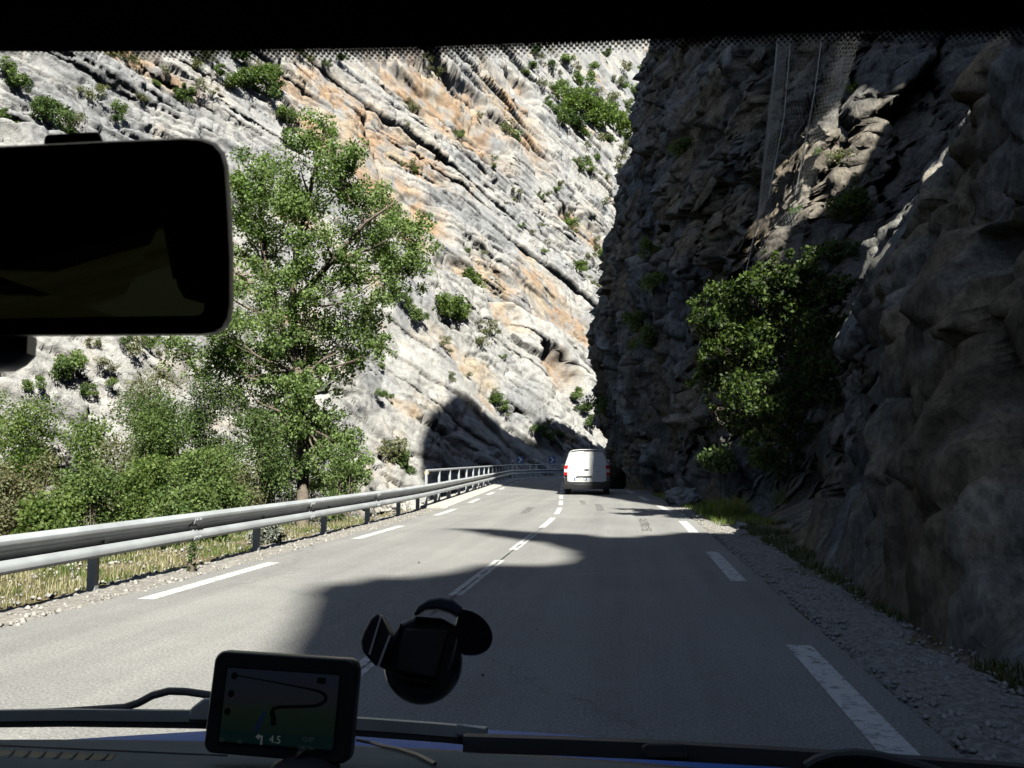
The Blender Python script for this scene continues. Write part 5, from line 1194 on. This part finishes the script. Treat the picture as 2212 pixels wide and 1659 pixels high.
bonnet = cpart(mb.build('bonnet', bp, None, smooth=True)); bonnet.modifiers.new('t', 'SOLIDIFY').thickness = 0.004
def og(u, v, off): return on_glass(u, v, off)
def out_at(u, v, y): return at(u, v, y)
# left wiper: long blade across the glass, curved arm rising behind the sat nav
wip = empty('wiper'); wip.parent = car
def wpart(o): o.data.transform(CINV); o.parent = wip; return o
bl = [out_at(u, v, 1.19) for u, v in ((-120, 1548), (150, 1545), (420, 1548), (600, 1554), (800, 1566), (950, 1577), (1050, 1586))]
mb = MB(); mb.loft([[p + Vector((0, 0, a)) + Vector((0, b2, 0)) for a, b2 in ((0.008, 0), (0.006, 0.014), (-0.006, 0.014), (-0.008, 0))] for p in bl]); wpart(mb.build('blade_spine', grey_metal, None, smooth=True))
mb = MB(); mb.loft([[p + Vector((0, 0, a - 0.014)) + Vector((0, b2, 0)) for a, b2 in ((0.006, 0.002), (0.006, 0.008), (-0.004, 0.006), (-0.004, 0.003))] for p in bl]); wpart(mb.build('blade_rubber', rubber, None, smooth=True))
arm = [out_at(u, v, 1.21) for u, v in ((-100, 1542), (120, 1537), (235, 1531), (270, 1528), (300, 1518), (330, 1502), (365, 1493), (400, 1494), (450, 1501), (520, 1520), (600, 1548))]
mb = MB(); mb.tube(arm, [0.004, 0.005, 0.006] + [0.0058] * 8, 8); wpart(mb.build('arm', rubber, None, smooth=True))
mb = MB(); mb.loft([[out_at(u, v, y) for u, v in ((405, 1557), (412, 1530), (440, 1508), (500, 1506), (540, 1530), (545, 1560))] for y in (1.185, 1.215)]); wpart(mb.build('arm_joint', grey_metal, None, bevel=0.003))
mb = MB(); mb.loft([[out_at(u, v, y) for u, v in ((985, 1563), (1050, 1573), (1056, 1592), (1046, 1600), (985, 1588))] for y in (1.175, 1.205)]); wpart(mb.build('blade_tip', grey_metal, None, bevel=0.002))
# right wiper, dark, along the foot of the glass
wip = empty('wiper'); wip.parent = car
bl = [out_at(u, v, 1.13) for u, v in ((1000, 1606), (1200, 1612), (1400, 1620), (1650, 1634), (1900, 1650), (2150, 1668), (2400, 1690))]
mb = MB(); mb.loft([[p + Vector((0, 0, a)) + Vector((0, b2, 0)) for a, b2 in ((0.009, 0), (0.009, 0.014), (-0.012, 0.014), (-0.012, 0))] for p in bl]); wpart(mb.build('blade_spine', rubber, None, smooth=True))
arm = [out_at(u, v, 1.12) for u, v in ((1740, 1655), (1765, 1640), (1800, 1630), (1850, 1627), (1900, 1633), (1990, 1655), (2100, 1690))]
mb = MB(); mb.tube(arm, 0.006, 8); wpart(mb.build('arm', rubber, None, smooth=True))
mb = MB(); mb.loft([[out_at(u, v, y) for u, v in ((1385, 1612), (1400, 1604), (1480, 1606), (1490, 1640), (1395, 1640))] for y in (1.11, 1.14)]); wpart(mb.build('arm_joint', rubber, None, bevel=0.003))

# ------------------------------------------------------------------ sat nav on the dashboard
def frame_on(a, b_, c):                         # axes: x from a to b, z up in the plane, y towards the road
    x = (b_ - a).normalized(); z = (c - a); z = (z - x * z.dot(x)).normalized(); return x, z, z.cross(x)
def satnav():
    Y0 = 0.86; tl, tr, brc, blc = at(462, 1402, Y0), at(772, 1432, Y0), at(758, 1646, Y0 - 0.015), at(446, 1630, Y0 - 0.015)
    c = (tl + tr + brc + blc) / 4; x = ((tr - tl) + (brc - blc)).normalized(); z = ((tl - blc) + (tr - brc)); z = (z - x * z.dot(x)).normalized(); y = z.cross(x).normalized()
    if y.y < 0: y = -y
    W_ = ((tr - tl).length + (brc - blc).length) / 2; H_ = ((tl - blc).length + (tr - brc).length) / 2
    Mx = Matrix((x, y, z)).transposed().to_4x4(); Mx.translation = c
    t = empty('sat_nav', c, label='black sat nav with a dim map standing on the dashboard', cat='sat nav')
    def part(mb, name, m, parent=None, **k):
        o = mb.build(name, m, None, **k); o.data.transform(Matrix.Translation(-c) @ Mx); o.parent = parent or t; return o
    R4 = lambda k, d: [Vector((px, d, pz + (0.006 * (1 - (2 * px / W_) ** 2) if pz > 0 else 0))) for px, pz in rrect(W_ * k, H_ * k, 0.010, 5)]
    mb = MB(); mb.loft([R4(0.975, -0.004), R4(1.0, -0.001), R4(1.0, 0.012), R4(0.93, 0.02)]); cs = part(mb, 'casing', plain('sat_nav_plastic', (0.035, 0.040, 0.040), 0.33), bevel=0.0012)
    sw, sh = W_ * 0.78, H_ * 0.72; sc_z = -0.001
    m, nt, b = nodes('map_screen'); tc = N(nt, 'TexCoord'); sp = N(nt, 'SeparateXYZ'); nt.links.new(tc.outputs['Object'], sp.inputs[0])
    setin(b, Base_Color=(0.004, 0.005, 0.005, 1), Roughness=0.12)
    mr = N(nt, 'MapRange'); setin(mr, From_Min=c.z * 0 - sh / 2, From_Max=sh / 2); nt.links.new(sp.outputs[2], mr.inputs[0])
    col = ramp(nt, mr.outputs[0], [(0.0, (0.004, 0.010, 0.009)), (0.45, (0.009, 0.016, 0.011)), (0.58, (0.012, 0.014, 0.017)), (1.0, (0.010, 0.014, 0.024))])
    nt.links.new(col, b.inputs['Emission Color']); b.inputs['Emission Strength'].default_value = 0.20
    mb = MB(); mb.prism(rrect(sw, sh, 0.002, 2, 0, sc_z), 0.0008, Matrix.Translation((0, -0.0052, 0))); scr = part(mb, 'screen', m, cs)
    mb = MB(); fr = rrect(sw * 1.03, sh * 1.04, 0.003, 3, 0, sc_z); fi = rrect(sw, sh, 0.002, 3, 0, sc_z)
    mb.loft([[Vector((px, -0.0046, pz)) for px, pz in fr], [Vector((px, -0.0056, pz)) for px, pz in fr], [Vector((px, -0.0056, pz)) for px, pz in fi], [Vector((px, -0.0046, pz)) for px, pz in fi]], cap=False); part(mb, 'bezel', gloss_black, cs)
    def emit(name, cc, s):
        m, nt, b = nodes(name); setin(b, Base_Color=(0.003, 0.003, 0.003, 1), Roughness=0.4, Emission_Color=(*cc, 1), Emission_Strength=s); return m
    road_m = emit('map_route', (0.001, 0.0015, 0.0015), 0.1); river = emit('map_river', (0.003, 0.010, 0.03), 0.2); txt = emit('map_text', (0.16, 0.2, 0.19), 0.10); bar = emit('map_bar', (0.001, 0.004, 0.004), 0.5); dimt = emit('map_small_text', (0.05, 0.07, 0.07), 0.10)
    P2 = lambda u, v: (((u - 330) / 1500 - 0.5) * sw, (0.5 - (v - 370 - (u - 330) * 0.055) / 880) * sh + sc_z)
    def ribbon(pts, w, name, m, yoff):
        mb = MB(); q = [Vector((P2(u, v)[0], 0, P2(u, v)[1])) for u, v in pts]; rs = []
        ws = w if isinstance(w, list) else [w] * len(q)
        for i, p in enumerate(q):
            d = (q[min(i + 1, len(q) - 1)] - q[max(i - 1, 0)]).normalized(); n_ = Vector((-d.z, 0, d.x)) * ws[i]; rs.append([p + n_ + Vector((0, yoff, 0)), p - n_ + Vector((0, yoff, 0)), p - n_ + Vector((0, yoff + 0.0002, 0)), p + n_ + Vector((0, yoff + 0.0002, 0))])
        mb.loft(rs); part(mb, name, m, scr)
    ribbon([(480, 465), (900, 530), (1300, 595), (1560, 640), (1640, 670), (1680, 710), (1675, 760), (1620, 800), (1540, 822), (1300, 832), (1080, 840), (1010, 860), (990, 900), (1020, 960), (1030, 1060)], [0.0006, 0.0007, 0.0009, 0.0013, 0.0016, 0.0018, 0.0019, 0.0018, 0.0016, 0.0015, 0.0016, 0.002, 0.0026, 0.0028, 0.003], 'route_line', road_m, -0.0056)
    ribbon([(900, 890), (860, 990), (800, 1120)], [0.0014, 0.002, 0.0026], 'river_line', river, -0.0055)
    mb = MB(); px0, pz0 = P2(345, 1110); px1, pz1 = P2(1800, 1240); mb.prism([(-sw / 2 + 0.0005, -sh / 2 + sc_z + 0.0005), (sw / 2 - 0.0005, -sh / 2 + sc_z + 0.0005), (sw / 2 - 0.0005, -sh / 2 + sc_z + sh * 0.16), (-sw / 2 + 0.0005, -sh / 2 + sc_z + sh * 0.16)], 0.0002, Matrix.Translation((0, -0.0055, 0))); part(mb, 'status_bar', bar, scr)
    for u, v in ((435, 470), (420, 685), (400, 900)):
        px, pz = P2(u, v); mb = MB(); mb.prism([(px + 0.0036 * math.cos(a), pz + 0.0036 * math.sin(a)) for a in [k * math.pi / 10 for k in range(20)]], 0.0002, Matrix.Translation((0, -0.0056, 0))); part(mb, 'map_button', road_m, scr)
    px, pz = P2(1600, 520); mb = MB(); mb.prism(rrect(0.0095, 0.006, 0.001, 2, px, pz), 0.0002, Matrix.Translation((0, -0.0056, 0))); part(mb, 'map_button', road_m, scr)
    # turn arrow
    px, pz = P2(880, 1215); s_ = 0.0052; ar = [(-1.0, 0.35), (-0.3, 0.95), (-0.3, 0.6), (0.45, 0.6), (0.45, -1.1), (0.1, -1.1), (0.1, 0.15), (-0.3, 0.15), (-0.3, -0.25)]
    mb = MB(); mb.prism([(px + a * s_, pz + b2 * s_) for a, b2 in ar], 0.0002, Matrix.Translation((0, -0.0060, 0))); part(mb, 'turn_arrow', txt, scr)
    for s, u, v, sz, mm in (('4.5', 1075, 1225, 0.0105, txt), ('12:07', 1500, 1215, 0.0062, dimt), ('108 191', 1490, 1318, 0.0055, dimt), ('37', 375, 1240, 0.0055, dimt), ('50', 610, 1255, 0.0055, dimt)):
        px, pz = P2(u, v); o = text_mesh('map_digits', s, sz, mm); o.data.transform(Matrix.Translation(-c) @ Mx @ Matrix.Translation((px, -0.0061, pz)) @ Matrix.Rotation(math.pi / 2, 4, 'X')); o.parent = scr
    # foot: ball arm and round pad on the dashboard
    foot = on_dash(660, 1668, 0.0); mb = MB(); a = c + y * 0.02 - z * H_ * 0.3; mb.tube([a, a + y * 0.02, foot + Vector((0, 0, 0.012))], 0.010, 10); mb.lathe([(0, 0.0), (0.035, 0.0), (0.035, 0.006), (0.018, 0.014), (0, 0.015)], foot, 'Z', 24)
    o = mb.build('mount', satin_black, None, smooth=True); o.data.transform(Matrix.Translation(-c)); o.parent = t
satnav()
cm = MB(); cp = [on_dash(u, v, 0.004) for u, v in ((770, 1598), (800, 1604), (830, 1612), (860, 1618), (900, 1630), (940, 1650))]; cm.tube(cp, 0.0022, 6)
tag(cm.build('power_cable', satin_black, None, smooth=True), 'thin black power cable lying on the dashboard right of the sat nav', 'cable')

# ------------------------------------------------------------------ phone holder stuck to the glass
def holder():
    Y0 = 0.79; c = at(915, 1410, Y0); t = empty('phone_holder', c, label='black phone holder with round clamps on a suction cup on the windscreen', cat='phone holder')
    cup_c = on_glass(915, 1425) - WN_ * 0.002
    k = Y0 / FPX                                 # metres per photo pixel at that distance
    X = Vector((1, 0, 0)); d = (c - Vector((0, 0, CAM_H))).normalized(); X = (X - d * X.dot(d)).normalized(); Z = X.cross(d).normalized()
    def P3(u, v, f=0.0): return c + X * ((u - 915) * k) - Z * ((v - 1410) * k) * 1.0 + d * f
    def part(mb, name, m, parent=None, **kw):
        o = mb.build(name, m, None, **kw); o.data.transform(Matrix.Translation(-c)); o.parent = parent or t; return o
    Rd = Matrix((X, d, Z)).transposed()          # local y runs away from us
    mb = MB(); mb.lathe([(0.0, -0.010), (0.018, -0.012), (0.030, -0.006), (0.037, 0.006), (0.0385, 0.016), (0.036, 0.022), (0.0, 0.022)], P3(916, 1432, 0.018), 'Y', 40, Rd); part(mb, 'suction_cup', gloss_black, smooth=True)
    mb = MB(); mb.tube([P3(915, 1425, 0.035), cup_c], [0.026, 0.034], 20); part(mb, 'cup_base', satin_black, smooth=True)
    # body: slanted block with a recessed face
    q = lambda pts, f: [P3(u, v, f) for u, v in pts]
    bo = [(838, 1398), (862, 1352), (895, 1336), (950, 1338), (985, 1355), (1000, 1372), (985, 1418), (965, 1478), (880, 1466), (822, 1440), (815, 1432)]
    mb = MB(); mb.loft([q(bo, -0.012), q(bo, 0.012)]); body = part(mb, 'cradle', satin_black, bevel=0.003)
    fa = [(872, 1362), (965, 1362), (945, 1462), (855, 1448)]
    mb = MB(); mb.loft([q(fa, -0.0155), q(fa, -0.011)]); part(mb, 'grip_pad', plain('rubber_pad', (0.048, 0.047, 0.044), 0.75), body, bevel=0.002)
    mb = MB(); mb.loft([q([(862, 1352), (866, 1353), (846, 1440), (842, 1440)], -0.0165), q([(862, 1352), (866, 1353), (846, 1440), (842, 1440)], -0.012)]); part(mb, 'edge_rib', gloss_black, body)
    # left clamp: flared plate
    mb = MB(); lo = [(788, 1372), (800, 1345), (814, 1333), (826, 1345), (842, 1372), (840, 1388), (820, 1441), (806, 1428), (790, 1412), (784, 1392)]; mb.loft([q(lo, -0.030), q(lo, -0.014), q([(u + 8, v) for u, v in lo], 0.0)]); lc = part(mb, 'side_clamp', satin_black, bevel=0.002)
    mb = MB(); mb.loft([q([(820, 1338), (823, 1341), (806, 1418), (802, 1416)], -0.0315), q([(820, 1338), (823, 1341), (806, 1418), (802, 1416)], -0.028)]); mb.loft([q([(841, 1376), (845, 1378), (826, 1440), (822, 1438)], -0.0315), q([(841, 1376), (845, 1378), (826, 1440), (822, 1438)], -0.02)]); part(mb, 'glint_strip', plain('edge_glint', (0.85, 0.85, 0.82), 0.4, 0.0), lc)  # pale strips painted as the highlights along the clamp edges
    # right clamp: round pad seen from its side
    mb = MB(); ro = [(1000 + 57 * math.cos(a) * (1 if math.cos(a) > 0 else 0.35), 1366 + 45 * math.sin(a) + 0.18 * 57 * math.cos(a)) for a in [kk * math.pi / 14 for kk in range(28)]]; mb.loft([q(ro, -0.034), q([(1000 + (u - 1000) * 1.04, 1366 + (v - 1366) * 1.04) for u, v in ro], -0.022), q(ro, -0.006)]); rc = part(mb, 'side_clamp', gloss_black, smooth=True)
    mb = MB(); mb.loft([q([(993, 1326), (1000, 1328), (994, 1412), (966, 1450), (972, 1428)], -0.030), q([(993, 1326), (1000, 1328), (994, 1412), (966, 1450), (972, 1428)], -0.006)]); part(mb, 'clamp_arm', satin_black, rc, bevel=0.002)
    # top clamp: arched hood
    mb = MB(); ho = [(888, 1334), (897, 1314), (920, 1300), (945, 1296), (972, 1301), (992, 1316), (1000, 1332), (985, 1336), (965, 1326), (940, 1320), (915, 1322), (897, 1334)]; mb.loft([q(ho, -0.026), q(ho, 0.004)]); part(mb, 'top_clamp', plain('blue_black_plastic', (0.06, 0.07, 0.09), 0.32), bevel=0.002)
holder()
